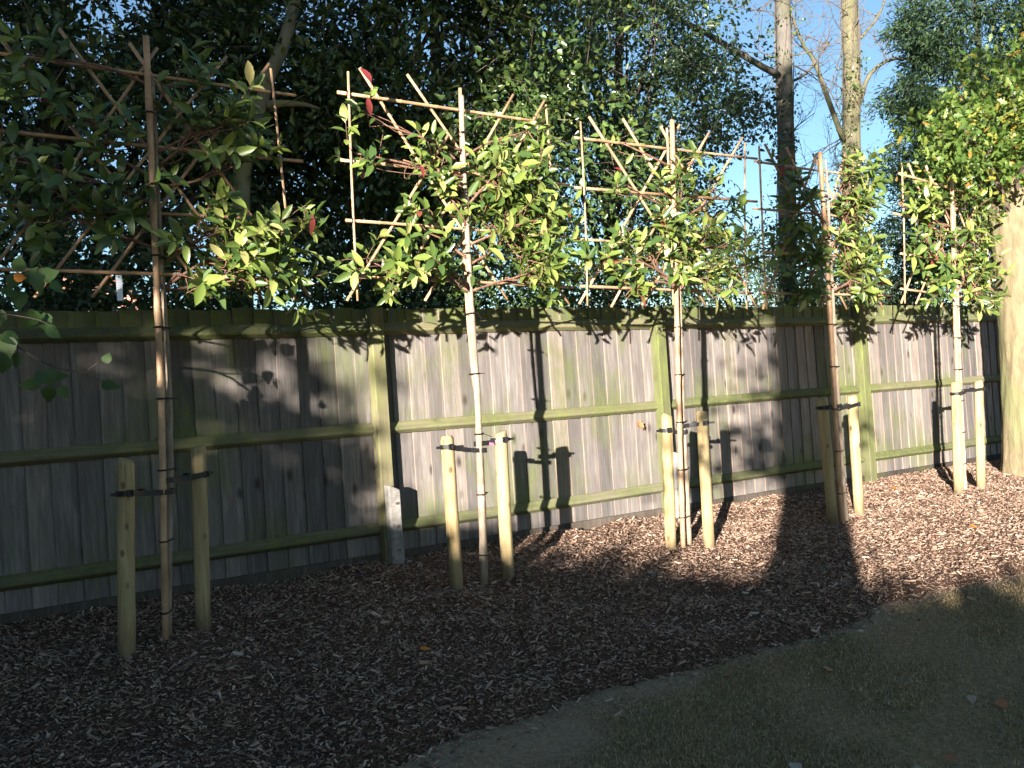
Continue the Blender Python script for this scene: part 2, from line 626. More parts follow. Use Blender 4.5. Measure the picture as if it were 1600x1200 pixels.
def grid(us, os_, zf):
    U, Of = np.meshgrid(us, os_, indexing='ij')
    Z = zf(U, Of)
    V = FO[None, None, :] + fdir * U[..., None] - fnor * Of[..., None]
    V[..., 2] = Z
    a, b = U.shape
    idx = np.arange(a * b).reshape(a, b)
    F = np.stack([idx[:-1, :-1], idx[:-1, 1:], idx[1:, 1:], idx[1:, :-1]], -1).reshape(-1, 4)
    return V.reshape(-1, 3), F, U, Of


def lawn_z(U, Of):
    return prof(Of) + bumps(U, Of, .006, 3) - .045


us = np.concatenate([np.linspace(-300, -14, 12), np.linspace(-12, 16, 260), np.linspace(18, 300, 12)])
os_ = np.concatenate([np.linspace(-300, -30, 8), np.linspace(-26, -1, 10), np.linspace(-.6, 8, 130), np.linspace(9, 30, 8), np.linspace(40, 300, 8)])
V, F, U, Of = grid(us, os_, lawn_z)
me = mesh_from('ground', V, F, M['lawn'], True)
at_ = me.attributes.new('grass', 'FLOAT', 'POINT')
d = Of - edge_off(U)
wid = np.interp(U, [-3, -2.2, -1.2, -.4, 3, 5], [.75, .6, .30, .16, .10, .05])
at_.data.foreach_set('value', np.clip((d - .3 * wid) / wid + bumps(U, Of, .25, 9), 0, 1).ravel().astype(np.float32))
tag(link('ground', me), kind='structure')


def bed_z(U, Of):
    e = edge_off(U)
    lip = np.clip((e - Of) / .12, 0, 1)
    return prof(Of) + bumps(U, Of, .016, 5) - .05 + .055 * lip ** .6


us = np.linspace(-8, 12, 330)
ts = np.linspace(-.02, 1, 120)
Ug = np.repeat(us[:, None], len(ts), 1)
Og = np.clip(ts, 0, 1)[None, :] * (edge_off(us)[:, None] + .01) - .12 * (ts[None, :] < 0)
Z = bed_z(Ug, Og)
V = FO + fdir * Ug[..., None] - fnor * Og[..., None]
V[..., 2] = Z
idx = np.arange(Ug.size).reshape(Ug.shape)
F = np.stack([idx[:-1, :-1], idx[:-1, 1:], idx[1:, 1:], idx[1:, :-1]], -1).reshape(-1, 4)
tag(link('mulch_bed', mesh_from('mulch_bed', V.reshape(-1, 3), F, M['mulch'], True)), kind='structure')


def in_view(P, margin=60):
    d = P - CAM
    z = d @ fw
    x = 800 + FPX * (d @ CR) / z
    y = 600 - FPX * (d @ CU) / z
    return (z > .5) & (x > -margin) & (x < 1600 + margin) & (y < 1200 + margin), z


# bark chips
n = 158000
u = rng.uniform(-5.4, 8.5, n)
e = edge_off(u)
o = rng.uniform(0.02, 1, n) * (e + .03)
spill = rng.uniform(0, 1, n) < .012
o = np.where(spill, e + np.abs(rng.normal(0, .10, n)), o)
P = FO + fdir * u[:, None] - fnor * o[:, None]
P[:, 2] = np.where(o < e, bed_z(u, o), lawn_z(u, o) + .006) + rng.uniform(.0, .014, n)
ok, zd = in_view(P, 70)
P = P[ok]; n = len(P)
L = rng.gamma(2.4, .0054, n) + .006
L = np.where(rng.uniform(0, 1, n) < .006, rng.uniform(.04, .08, n), np.minimum(L, .06))
Wd = L * rng.uniform(.16, .42, n)
a = rng.uniform(0, 6.28, n)
ax = np.stack([np.cos(a), np.sin(a), rng.normal(0, .42, n)], 1)
nr = np.stack([rng.normal(0, .85, n), rng.normal(0, .85, n), np.ones(n)], 1)
CHIP = (np.array([(-.5, -.5, .0), (.5, -.35, 0), (.42, .5, .0), (-.45, .4, 0), (-.48, -.42, .09), (.45, -.3, .12), (.38, .42, .09), (-.42, .36, .11)]),
        np.array([(4, 5, 6, 7), (0, 1, 5, 4), (2, 3, 7, 6)]))
V, F = leaf_verts(P, ax, nr, L, Wd, CHIP)
tag(link('bark_mulch', mesh_from('bark_mulch', V, F, M['chip'])), 'brown bark chip mulch covering the planting bed', 'mulch', kind='stuff')

# grass
n = 620000
u = rng.uniform(-3.2, 6.0, n)
o = edge_off(u) + rng.uniform(0, 1, n) ** 1.1 * 2.6
d = o - edge_off(u)
wid = np.interp(u, [-3, -2.2, -1.2, -.4, 3, 5], [.75, .6, .30, .16, .10, .05])
keep = rng.uniform(0, 1, n) < np.clip((d - .2 * wid) / wid + bumps(u, o, .3, 9), 0.02, 1) * np.clip(.62 + bumps(u, o, .5, 21), .15, 1)
u, o = u[keep], o[keep]
P = FO + fdir * u[:, None] - fnor * o[:, None]
P[:, 2] = lawn_z(u, o) - .003
ok, zd = in_view(P, 80)
P = P[ok]; n = len(P)
L = rng.uniform(.010, .028, n)
a = rng.uniform(0, 6.28, n)
ax = np.stack([np.cos(a) * .8, np.sin(a) * .8, rng.uniform(.25, 1.1, n)], 1)
nr = np.stack([np.cos(a), np.sin(a), np.full(n, -.3)], 1) + rng.normal(0, .3, (n, 3))
BLADE = (np.array([(0, -.5, 0), (0, .5, 0), (.55, .38, .06), (.55, -.38, .06), (1, .05, -.12), (1, -.05, -.12)]), np.array([(0, 1, 2, 3), (3, 2, 4, 5)]))
V, F = leaf_verts(P, ax, nr, L, rng.uniform(.003, .0055, n), BLADE)
tag(link('lawn_grass', mesh_from('lawn_grass', V, F, M['blade'])), 'short worn dark green lawn grass beside the mulch bed', 'grass', kind='stuff')

# ------------------------------------------------------------------ fence
fence = thing('fence', W(0, 0, 0), 'weathered closeboard timber fence with green arris rails behind the young trees', 'fence', rotz=ROTZ)
# local frame: x along, -y towards the camera, z up
POSTS = [-7.17, -4.25, -1.29, 1.64, 4.66, 7.66]
PITCHB = .1545
bm = []
for k in range(4):
    w = .176
    zt = 2.0
    n_ = 7
    V = []
    r = np.random.default_rng(40 + k)
    for i in range(n_):
        z = .0 + (zt - .0) * i / (n_ - 1)
        wv = r.normal(0, .0012)
        V += [(0, -.0225 + wv, z), (w, -.005 + wv, z), (w, 0 + wv, z), (0, -.008 + wv, z)]
    F = []
    for i in range(n_ - 1):
        for j in range(4):
            a, b = i * 4 + j, i * 4 + (j + 1) % 4
            F.append((a, b, b + 4, a + 4))
    F += [(3, 2, 1, 0), tuple((n_ - 1) * 4 + j for j in range(4))]
    me = mesh_from('board', V, F, M['board'])
    me.materials.append(M['board_edge'])
    for i_ in range(n_ - 1): me.polygons[i_ * 4 + 3].material_index = 1
    bm.append(me)
x = POSTS[0]
i = 0
while x < POSTS[-1] + .1:
    o = link('board', bm[i % 4 if i % 7 else (i + 1) % 4], fence, (x + random.uniform(-.003, .003), random.uniform(-.0015, .0015), .0 + random.uniform(-.012, .006)),
             (0, random.uniform(-.0035, .0035), random.uniform(-.014, .010)))
    x += PITCHB + random.uniform(-.004, .004)
    i += 1
rail_prof = [(-.0236, .098), (-.032, .093), (-.074, .046), (-.076, .036), (-.072, .026), (-.032, 0), (-.0236, .0)]
for a, b in zip(POSTS[:-1], POSTS[1:]):
    for z0 in (1.782, .992, .205):
        x0, x1 = a + .056, b - .056
        V = []
        nn = 9
        sag = random.uniform(-.006, .006)
        for i in range(nn):
            t = i / (nn - 1)
            zz = z0 + sag * math.sin(t * math.pi) + random.uniform(-.0012, .0012)
            V += [(x0 + (x1 - x0) * t, p[0] + (0 if .02 < t < .98 else 0), zz + p[1]) for p in rail_prof]
        k = len(rail_prof)
        F = []
        for i in range(nn - 1):
            for j in range(k):
                F.append((i * k + j, (i + 1) * k + j, (i + 1) * k + (j + 1) % k, i * k + (j + 1) % k))
        F += [tuple(range(k)), tuple((nn - 1) * k + j for j in range(k - 1, -1, -1))]
        link('rail', mesh_from('rail', V, F, M['rail']), fence)
    m = MB()
    m.box(((a + b) / 2, -.034, .005), ((b - a) / 2 - .056, .013, .055))
    link('gravel_board', m.mesh('gravel_board', M['damp_board']), fence)


def bev_box(name, x0, x1, y0, y1, z0, z1, mat, parent, ch=.008, slope=0.0):
    """box with chamfered long edges; slope drops the top towards +x"""
    P = [(x0 + ch, y0), (x1 - ch, y0), (x1, y0 + ch), (x1, y1 - ch), (x1 - ch, y1), (x0 + ch, y1), (x0, y1 - ch), (x0, y0 + ch)]
    V = []
    zs = np.linspace(z0, z1, 6)
    for i, z in enumerate(zs):
        for p in P:
            zz = z if i < 5 else z - slope * max(0, (p[0] - (x0 + x1) / 2))
            V.append((p[0], p[1], zz))
    F = []
    for i in range(5):
        for j in range(8):
            F.append((i * 8 + j, i * 8 + (j + 1) % 8, (i + 1) * 8 + (j + 1) % 8, (i + 1) * 8 + j))
    F += [tuple(range(7, -1, -1)), tuple(40 + j for j in range(8))]
    return link(name, mesh_from(name, V, F, mat), parent)


for i, px in enumerate(POSTS):
    low = -.2
    bev_box('post', px - .055, px + .055, -.135, -.021, low, 1.992 + random.uniform(-.01, .004), M['post'], fence)
    if i in (2, 3):
        sp = bev_box('concrete_spur', px - .040, px + .062, -.232, -.137, -.25, .60, M['concrete'], fence, .012, 1.0)
        sp['label'] = 'grey concrete repair spur bolted to the fence post'
        for zb in (.46, .28, .10):
            m = MB()
            m.tube([(px + .018, -.234, zb), (px + .018, -.246, zb)], .011, 8)
            link('bolt', m.mesh('bolt', M['steel']), sp)

# ------------------------------------------------------------------ background trees
def limbs(m, base, top, r0, targets, nlimb=10, n=6):
    """trunk from base to top with limbs reaching towards targets"""
    pts = spline([base, base * .5 + top * .5 + rng.normal(0, .08, 3), top], 9)
    rr = np.linspace(r0, r0 * .35, 9)
    m.tube(pts, rr, n + 2)
    for k in range(nlimb):
        tg = targets[rng.integers(len(targets))]
        i = rng.integers(2, 9)
        p0 = pts[i]
        mid = p0 * .45 + tg * .55 + rng.normal(0, .12, 3)
        m.tube(spline([p0, mid, tg], 7), np.linspace(rr[i] * .5, .008, 7), n)


def crown(tree, center, radii, ncl, per, L0, W0, mat, spread=.10, twig=.35, tpl=FOLD6, up=.5, zmin=None, part='foliage', shell=.3, axes=None, droop=0.0):
    c = np.asarray(center)
    nb = max(14, ncl // 14)
    bd = rdir(nb) * (rng.uniform(shell ** 3, 1, nb) ** (1 / 3))[:, None]
    pick = rng.integers(0, nb, ncl)
    loc = bd[pick] * np.asarray(radii) + rng.normal(0, 1, (ncl, 3)) * np.array([.27, .24, .17]) * rng.uniform(.6, 1.5, nb)[pick][:, None]
    d_ = unit(loc / np.asarray(radii) + 1e-6)
    # uneven outline
    lump = 1 + .22 * np.sin(d_[:, 0] * 5 + c[0]) * np.sin(d_[:, 2] * 6 + 1) + .12 * np.sin(d_[:, 1] * 11 + d_[:, 2] * 9)
    loc *= lump[:, None]
    pos = c + fdir * loc[:, 0:1] - fnor * loc[:, 1:2] + np.array([0, 0, 1]) * loc[:, 2:3]
    if zmin is not None:
        pos[:, 2] = np.maximum(pos[:, 2], zmin + rng.uniform(0, .4, ncl))
    dirs = unit(d_ * .6 + rng.normal(size=(ncl, 3)) * .6)
    V, F = sprays(pos, dirs, per, spread, L0, W0, tpl, up, twig, droop)
    me = mesh_from(part, V, F, mat, False)
    base = tree.location
    me.transform(Matrix.Translation((-base[0], -base[1], -base[2])))
    o = link(part, me, tree)
    return pos, dirs


def twigs(tree, pos, dirs, mat, twig=.35, r=.004, frac=1.0, name='twigs'):
    m = MB()
    for p, d_ in zip(pos, dirs):
        if random.random() > frac: continue
        q = p - d_ * random.uniform(.15, .4)
        m.tube(np.array([q, p, p + d_ * twig]), [r * 1.4, r, r * .4], 3, False)
    m.build(name, mat, tree)['kind'] = 'stuff'


def bg_tree(name, label, px, py, off, radii, ncl, per, L0, W0, mat, trunk_px, r0, zmin=1.0, spread=.1, tm='dark_bark', up=.5, group='evergreen trees behind the fence'):
    c = at(px, py, off)
    b = at(trunk_px, 480, off); b[2] = -.1
    t = thing(name, b, label, 'tree', group)
    pos, dirs = crown(t, c, radii, ncl, per, L0, W0, mat, spread, zmin=zmin, up=up)
    m = MB()
    top = c + np.array([0, 0, radii[2] * .6])
    limbs(m, b, top, r0, pos, 16)
    m.build('trunk', M[tm], t, True)
    twigs(t, pos, dirs, M['twig'], frac=.5)
    return t


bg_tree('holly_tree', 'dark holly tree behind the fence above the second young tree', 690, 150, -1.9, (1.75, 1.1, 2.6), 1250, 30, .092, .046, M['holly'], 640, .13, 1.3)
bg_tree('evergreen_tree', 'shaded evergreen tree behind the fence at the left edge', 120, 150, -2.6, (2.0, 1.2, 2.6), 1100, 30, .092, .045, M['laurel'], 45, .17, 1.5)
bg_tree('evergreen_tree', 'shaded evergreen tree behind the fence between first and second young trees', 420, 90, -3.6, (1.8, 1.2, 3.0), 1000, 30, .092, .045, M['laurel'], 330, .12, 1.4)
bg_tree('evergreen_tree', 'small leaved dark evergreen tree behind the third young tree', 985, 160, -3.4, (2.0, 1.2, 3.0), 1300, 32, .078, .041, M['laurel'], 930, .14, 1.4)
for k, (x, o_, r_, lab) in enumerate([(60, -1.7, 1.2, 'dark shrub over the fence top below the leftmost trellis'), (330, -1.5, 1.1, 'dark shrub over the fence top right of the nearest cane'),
        (610, -1.3, 1.0, 'dark shrub over the fence top left of the thick pale trunk'), (850, -1.6, 1.1, 'dark shrub over the fence top between second and third young trees'), (1090, -2.0, 1.2, 'dark shrub over the fence top behind the third young tree')]):
    c = at(x, 470, o_); c[2] = 1.75
    b = c.copy(); b[2] = -.1
    t = thing('evergreen_shrub', b, lab, 'shrub', 'dark shrubs just behind the fence')
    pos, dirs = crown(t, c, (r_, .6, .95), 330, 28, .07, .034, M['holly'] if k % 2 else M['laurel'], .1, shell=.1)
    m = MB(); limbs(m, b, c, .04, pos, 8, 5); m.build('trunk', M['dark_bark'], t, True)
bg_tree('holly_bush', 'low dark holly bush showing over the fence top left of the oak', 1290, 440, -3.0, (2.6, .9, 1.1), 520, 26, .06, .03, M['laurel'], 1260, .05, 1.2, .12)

# mossy leaning trunk that catches the sun
b = at(385, 480, -1.5); b[2] = -.1
t = thing('leaning_trunk', b, 'leaning mossy tree trunk with a lit fork behind the first trellis', 'tree')
m = MB()
m.tube(spline([b, at(376, 330, -1.5), at(394, 230, -1.5), at(412, 140, -1.5), at(446, 60, -1.6), at(480, -80, -1.8)], 16), np.linspace(.085, .055, 16) * (1 + .08 * np.sin(np.arange(16) * 2.3)), 10)
m.tube(spline([at(410, 165, -1.5), at(440, 162, -1.4), at(472, 163, -1.35), at(500, 170, -1.3)], 8), np.linspace(.05, .012, 8), 8)
m.build('trunk', M['moss_bark'], t, True)


# sycamores with bare limbs
def bare_twigs(m, p, d_, L, r, depth):
    n_ = 5
    pts = [p]
    dd = d_.copy()
    for i in range(n_):
        dd = unit(dd + rng.normal(0, .22, 3) + np.array([0, 0, .05]))
        pts.append(pts[-1] + dd * L / n_)
    m.tube(np.array(pts), np.linspace(r, r * .4, n_ + 1), 4 if r < .012 else 6, False)
    if depth > 0:
        for k in range(4):
            i = rng.integers(1, n_ + 1)
            nd = unit(dd + rng.normal(0, .75, 3))
            bare_twigs(m, pts[i], nd, L * rng.uniform(.45, .75), r * .5, depth - 1)


def sycamore(label, px_path, off, r0, r1, limb_paths, mat, seed):
    b = at(*px_path[0], off)
    foot = np.array([b[0], b[1], -.1])
    t = thing('bare_tree', foot, label, 'tree', 'bare grey trees behind the fence')
    pts = np.vstack([[foot], [at(x, y, off) for x, y in px_path]])
    m = MB()
    P = spline(pts, 22)
    rr = np.linspace(r0, r1, 22)
    n_ = 16
    R2 = rr[:, None] * (1 + .05 * np.sin(np.arange(n_) * 1.9 + np.arange(22)[:, None] * .7) + rng.normal(0, .02, (22, n_)))
    m.tube(P, R2, n_)
    m.build('trunk', mat, t, True)
    m = MB()
    for path, ra, rb in limb_paths:
        q = spline([at(x, y, off + dy) for x, y, dy in path], 12)
        lm = MB(); lm.tube(q, np.linspace(ra, rb, 12), 8); lm.build('limb', mat, t, True)
        for k in range(5):
            i = rng.integers(4, 12)
            bare_twigs(m, q[i], unit(rng.normal(0, .6, 3) + np.array([0, 0, .5]) + (q[-1] - q[0]) * .3), .8, .012, 2)
    for k in range(26):
        i = rng.integers(9, 22)
        bare_twigs(m, P[i], unit(rng.normal(0, 1, 3) + np.array([0, 0, .25])), rng.uniform(.7, 1.4), .013, 2)
    m.build('bare_twigs', M['twig'], t, True)['kind'] = 'stuff'
    # creeper stems up the trunk with a little ivy
    m = MB()
    pos = []
    for k in range(5):
        ph = rng.uniform(0, 6.28)
        q = []
        for i in range(3, 22):
            a = ph + i * .25 + rng.normal(0, .12)
            q.append(P[i] + (fdir * math.cos(a) + fnor * math.sin(a)) * (rr[i] + .02))
            if i < 14: pos.append(q[-1])
        m.tube(spline(q, 30), .009, 4, False)
    m.build('creeper_stems', M['twig'], t)['kind'] = 'stuff'
    pos = np.array(pos)
    pos = np.repeat(pos, 5, 0) + rng.normal(0, .07, (len(pos) * 5, 3))
    V, F = sprays(pos, rdir(len(pos)), 5, .05, .05, .045, FOLD6, .3, .1)
    me = mesh_from('ivy_leaves', V, F, M['ivy'])
    me.transform(Matrix.Translation([-float(c) for c in foot]))
    link('ivy_leaves', me, t)
    return t


sycamore('tall bare grey tree with a long limb reaching up left', [(1232, 480), (1228, 250), (1225, 60), (1218, -150), (1212, -420)], -4.2, .16, .12,
         [([(1216, 118, 0), (1170, 92, .2), (1100, 50, .3), (1035, 15, .4), (950, -60, .5)], .06, .03),
          ([(1232, 130, 0), (1262, 112, -.2), (1300, 60, -.2)], .03, .012)], M['syc_bark'], 1)
sycamore('tall bare tree with greenish creeper covered trunk beside the long limbed one', [(1330, 480), (1330, 260), (1331, 120), (1325, -60), (1322, -400)], -4.6, .20, .13,
         [([(1318, 220, 0), (1292, 150, .1), (1272, 95, .15), (1255, 70, .2), (1235, 20, .3)], .055, .02),
          ([(1342, 165, 0), (1358, 118, .1), (1392, 93, .2), (1432, 97, .2), (1470, 125, .3)], .05, .015),
          ([(1345, 60, 0), (1375, 20, .2), (1395, -40, .4)], .03, .012)], M['syc_green'], 2)

# conifer behind the oak
b = at(1560, 480, -2.2); b[2] = -.1
t = thing('conifer_tree', b, 'dark feathery conifer rising behind the oak at the right edge', 'tree')
ncl = 3500
zz = rng.uniform(1.6, 8.0, ncl)
aa = rng.uniform(0, 6.28, ncl)
tier = .5 + .5 * np.sin(zz * 5.2 + np.sin(aa * 2))
rmax = np.interp(zz, [1.5, 3, 5, 8], [1.5, 1.75, 1.75, 1.1]) * (.72 + .36 * tier)
rr = rmax * np.sqrt(rng.uniform(.25, 1, ncl))
pos = b + np.stack([np.cos(aa) * rr, np.sin(aa) * rr, zz + .1 - .18 * rr], 1)
dirs = unit(np.stack([np.cos(aa), np.sin(aa), np.full(ncl, -.12)], 1) + rng.normal(0, .2, (ncl, 3)))
V, F = sprays(pos, dirs, 26, .06, .11, .030, NEEDLE, .8, .42, .10)
me = mesh_from('foliage', V, F, M['conifer'])
me.transform(Matrix.Translation([-float(c) for c in b]))
link('foliage', me, t)
m = MB()
m.tube(spline([b, b + np.array([.05, 0, 4]), b + np.array([0, .05, 8.2])], 10), np.linspace(.16, .03, 10), 10)
for k in range(60):
    i = rng.integers(0, ncl)
    p0 = np.array([b[0], b[1], pos[i][2] + .1])
    m.tube(spline([p0, (p0 + pos[i]) / 2 + np.array([0, 0, .05]), pos[i]], 5), np.linspace(.022, .006, 5), 4, False)
m.build('trunk', M['dark_bark'], t, True)

# oak in front of the fence end
foot = gnd(1612, 742)
ofo = uo(foot)[1]
t = thing('oak_tree', foot, 'oak tree with stout tan trunk at the right edge of the bed', 'tree')
m = MB()
zs = np.concatenate([np.linspace(-.15, .5, 12), np.linspace(.56, 4.3, 70)])
cx = np.stack([foot[0] + .02 * np.sin(zs * 1.3) + .008 * zs, foot[1] + .02 * np.cos(zs * 1.7), foot[2] + zs], 1)
rr = np.interp(zs, [-.15, 0, .1, .25, .5, 1, 2, 3, 3.4, 4.3], [.345, .325, .305, .290, .280, .272, .265, .255, .22, .03])
n_ = 72
an = np.arange(n_) * 2 * math.pi / n_
R2 = np.ones((len(zs), n_))
for k in range(26):
    fq = rng.integers(5, 34)
    R2 += .0075 * np.sin(fq * an[None, :] + 2.2 * np.sin(zs[:, None] * rng.uniform(1, 4) + k) + rng.uniform(0, 6)) * np.sin(zs[:, None] * rng.uniform(2, 9) + rng.uniform(0, 6))
R2 = rr[:, None] * (R2 + rng.normal(0, .004, R2.shape))
m.tube(cx, R2, n_)
m.build('trunk', M['oak_bark'], t, True)
m = MB()
oc = []
for k in range(26):
    pxl = (rng.uniform(1440, 1640), rng.uniform(130, 270))
    if pxl[0] < 1480 and pxl[1] < 120: continue
    q = at(*pxl, ofo + rng.uniform(-.8, .8))
    p0 = cx[rng.integers(50, 82)]
    mid = p0 * .5 + q * .5 + np.array([0, 0, rng.uniform(.0, .3)])
    P = spline([p0, mid, q], 9)
    m.tube(P, np.linspace(.05, .008, 9), 6)
    oc += list(P[4:]) + [q + rng.normal(0, .18, 3) for _ in range(7)]
# crown lobes seen in the picture
for (x, y, rx, ry, k) in [(1475, 275, 60, 45, 34), (1540, 230, 55, 45, 30), (1582, 165, 40, 42, 26), (1602, 225, 25, 32, 16), (1600, 110, 30, 35, 22), (1610, 170, 30, 30, 14), (1570, 255, 30, 18, 12), (1450, 250, 35, 30, 16), (1500, 320, 45, 35, 22), 
                          (1590, 40, 20, 40, 4), (1585, 245, 30, 22, 12), (1680, 200, 50, 120, 40), (1700, 20, 70, 90, 30)]:
    for j in range(k):
        oc.append(at(x + rng.normal() * rx * .5, y + rng.normal() * ry * .5, (ofo + rng.uniform(-.55, .6)) if x > 1545 else ofo - rng.uniform(.0, 1.0)))
m.build('limbs', M['twig'], t, True)
oc = np.array(oc)
V, F = sprays(oc, rdir(len(oc)), 21, .085, .095, .062, OAK, .7, .2)
me = mesh_from('foliage', V, F, M['oak'])
me.transform(Matrix.Translation([-float(c) for c in foot]))
link('foliage', me, t)

# brick house glimpsed beyond the fence
hb = at(72, 480, -17.0)
house = thing('brick_house', (hb[0], hb[1], -.1), 'red brick house glimpsed through leaves over the fence at left', 'house', rotz=ROTZ)
nm = NT('red_brick', .85, .2)
bt = nm.node('ShaderNodeTexBrick')
bt.inputs['Color1'].default_value = (.42, .17, .12, 1); bt.inputs['Color2'].default_value = (.30, .11, .08, 1); bt.inputs['Mortar'].default_value = (.5, .45, .4, 1)
bt.inputs['Scale'].default_value = 1.0; bt.inputs['Brick Width'].default_value = .225; bt.inputs['Row Height'].default_value = .075; bt.inputs['Mortar Size'].default_value = .008
cv = nm.node('ShaderNodeTexCoord'); sx = nm.node('ShaderNodeSeparateXYZ'); cb = nm.node('ShaderNodeCombineXYZ')
nm.lk(cv.outputs['Object'], sx.inputs[0]); nm.lk(nm.math('ADD', sx.outputs[0], sx.outputs[1]), cb.inputs[0]); nm.lk(sx.outputs[2], cb.inputs[1]); nm.lk(cb.outputs[0], bt.inputs['Vector'])
nm.color(bt.outputs['Color'])
hz = float(at(110, 476, -17.0)[2]) + .1
HW = 2.1
V = [(0, 0, 0), (HW, 0, 0), (HW, 6, 0), (0, 6, 0), (0, 0, hz), (HW, 0, hz), (HW, 6, hz), (0, 6, hz), (HW / 2, 0, hz + .9), (HW / 2, 6, hz + .9)]
link('wall', mesh_from('wall', V, [(0, 1, 5, 8, 4), (2, 3, 7, 9, 6), (1, 2, 6, 5), (3, 0, 4, 7)], nm.m), house)
rm = m_flat('roof_tile', (.20, .09, .06), .8, .35, 12)
m = MB()
for sgn in (0, 1):
    xa, xb = (-.2, HW / 2) if sgn == 0 else (HW + .2, HW / 2)
    zl = hz - .17
    V = [(xa, -.2, zl), (xa, 6.2, zl), (xb, 6.2, hz + .93), (xb, -.2, hz + .93)]
    m.add(V + [(a, b_, c + .09) for a, b_, c in V], [(0, 1, 2, 3), (4, 7, 6, 5), (0, 4, 5, 1), (1, 5, 6, 2), (2, 6, 7, 3), (3, 7, 4, 0)])
rf = link('roof', m.mesh('roof', rm), house)
m = MB(); m.box((HW / 2, 4.5, hz + 1.1), (.25, .25, .5)); link('chimney', m.mesh('chimney', nm.m), rf)
for xw in (.45,):
    m = MB(); m.box((xw + .6, -.01, hz - 1.1), (.6, .03, .55))
    wo = link('window', m.mesh('window', M['white']), house)
    gm = m_flat('window_glass', (.05, .06, .08), .1)
    for s_ in (-.28, .28):
        m = MB(); m.box((xw + .6 + s_, -.045, hz - 1.1), (.23, .006, .45)); link('pane', m.mesh('pane', gm), wo)

# ------------------------------------------------------------------ young trees on trellises
def leaf_mesh(name, L, Wd, curl, fold, mat, seed):
    """one leaf, 18 triangles, axis +x, normal +z"""
    r = np.random.default_rng(seed)
    ts = [0, .10, .28, .52, .76, .92, 1.0]
    ws = [.06, .26, .78, 1.0, .76, .34, .0]
    V = []
    tw = r.uniform(-.25, .25)
    for t, w in zip(ts, ws):
        z = -curl * L * t * t
        xx = L * (t - .18 * curl * t * t)
        h = w * Wd / 2
        V += [(xx, 0, z)] if w == 0 else [(xx, -h, z + fold * h + tw * h * t), (xx, 0, z), (xx, h, z + fold * h - tw * h * t)]
    F = []
    for i in range(5):
        a = i * 3
        F += [(a, a + 3, a + 4, a + 1), (a + 1, a + 4, a + 5, a + 2)]
    F += [(15, 18, 16), (16, 18, 17)]
    return mesh_from(name, V, F, mat, True)


LM = {}
for key in ('photinia', 'photinia_dark', 'photinia_red'):
    LM[key] = [leaf_mesh('leaf', 1.0, random.uniform(.31, .42), random.uniform(.05, .65), random.uniform(.05, .55), M[key], 100 + i) for i in range(10)]


def cane_mesh(m, p, q, r, n=7):
    L = np.linalg.norm(q - p)
    k = max(2, int(L / .22))
    ts = [0]
    for i in range(1, k):
        c = i / k + random.uniform(-.12, .12) / k
        w = .010 / L
        ts += [c - w, c, c + w]
    ts.append(1)
    ts = np.array(ts)
    bow = unit(np.cross(q - p, [0.3, .5, .8])) * random.uniform(-.008, .008) * L
    pts = p + (q - p) * ts[:, None] + bow * np.sin(ts * math.pi)[:, None]
    rr = np.full(len(ts), r) * (1 - .12 * ts)
    rr[2:-1:3] *= 1.22
    m.tube(pts, rr, n)


def poly_cane(m, P, r, n=8):
    P = spline(P, 40)
    rr = np.full(40, r); rr[4:-2:6] *= 1.2
    m.tube(P, rr, n)


def add_leaf(tree, p, axis, nrm, L, key):
    axis = unit(axis); side = unit(np.cross(nrm, axis)); nz = np.cross(axis, side)
    b = tree.location
    mw = Matrix(((axis[0] * L, side[0] * L, nz[0] * L, p[0] - b[0]), (axis[1] * L, side[1] * L, nz[1] * L, p[1] - b[1]),
                 (axis[2] * L, side[2] * L, nz[2] * L, p[2] - b[2]), (0, 0, 0, 1)))
    link('leaf', random.choice(LM[key]), tree, mw=mw)


TOCAM = -fnor


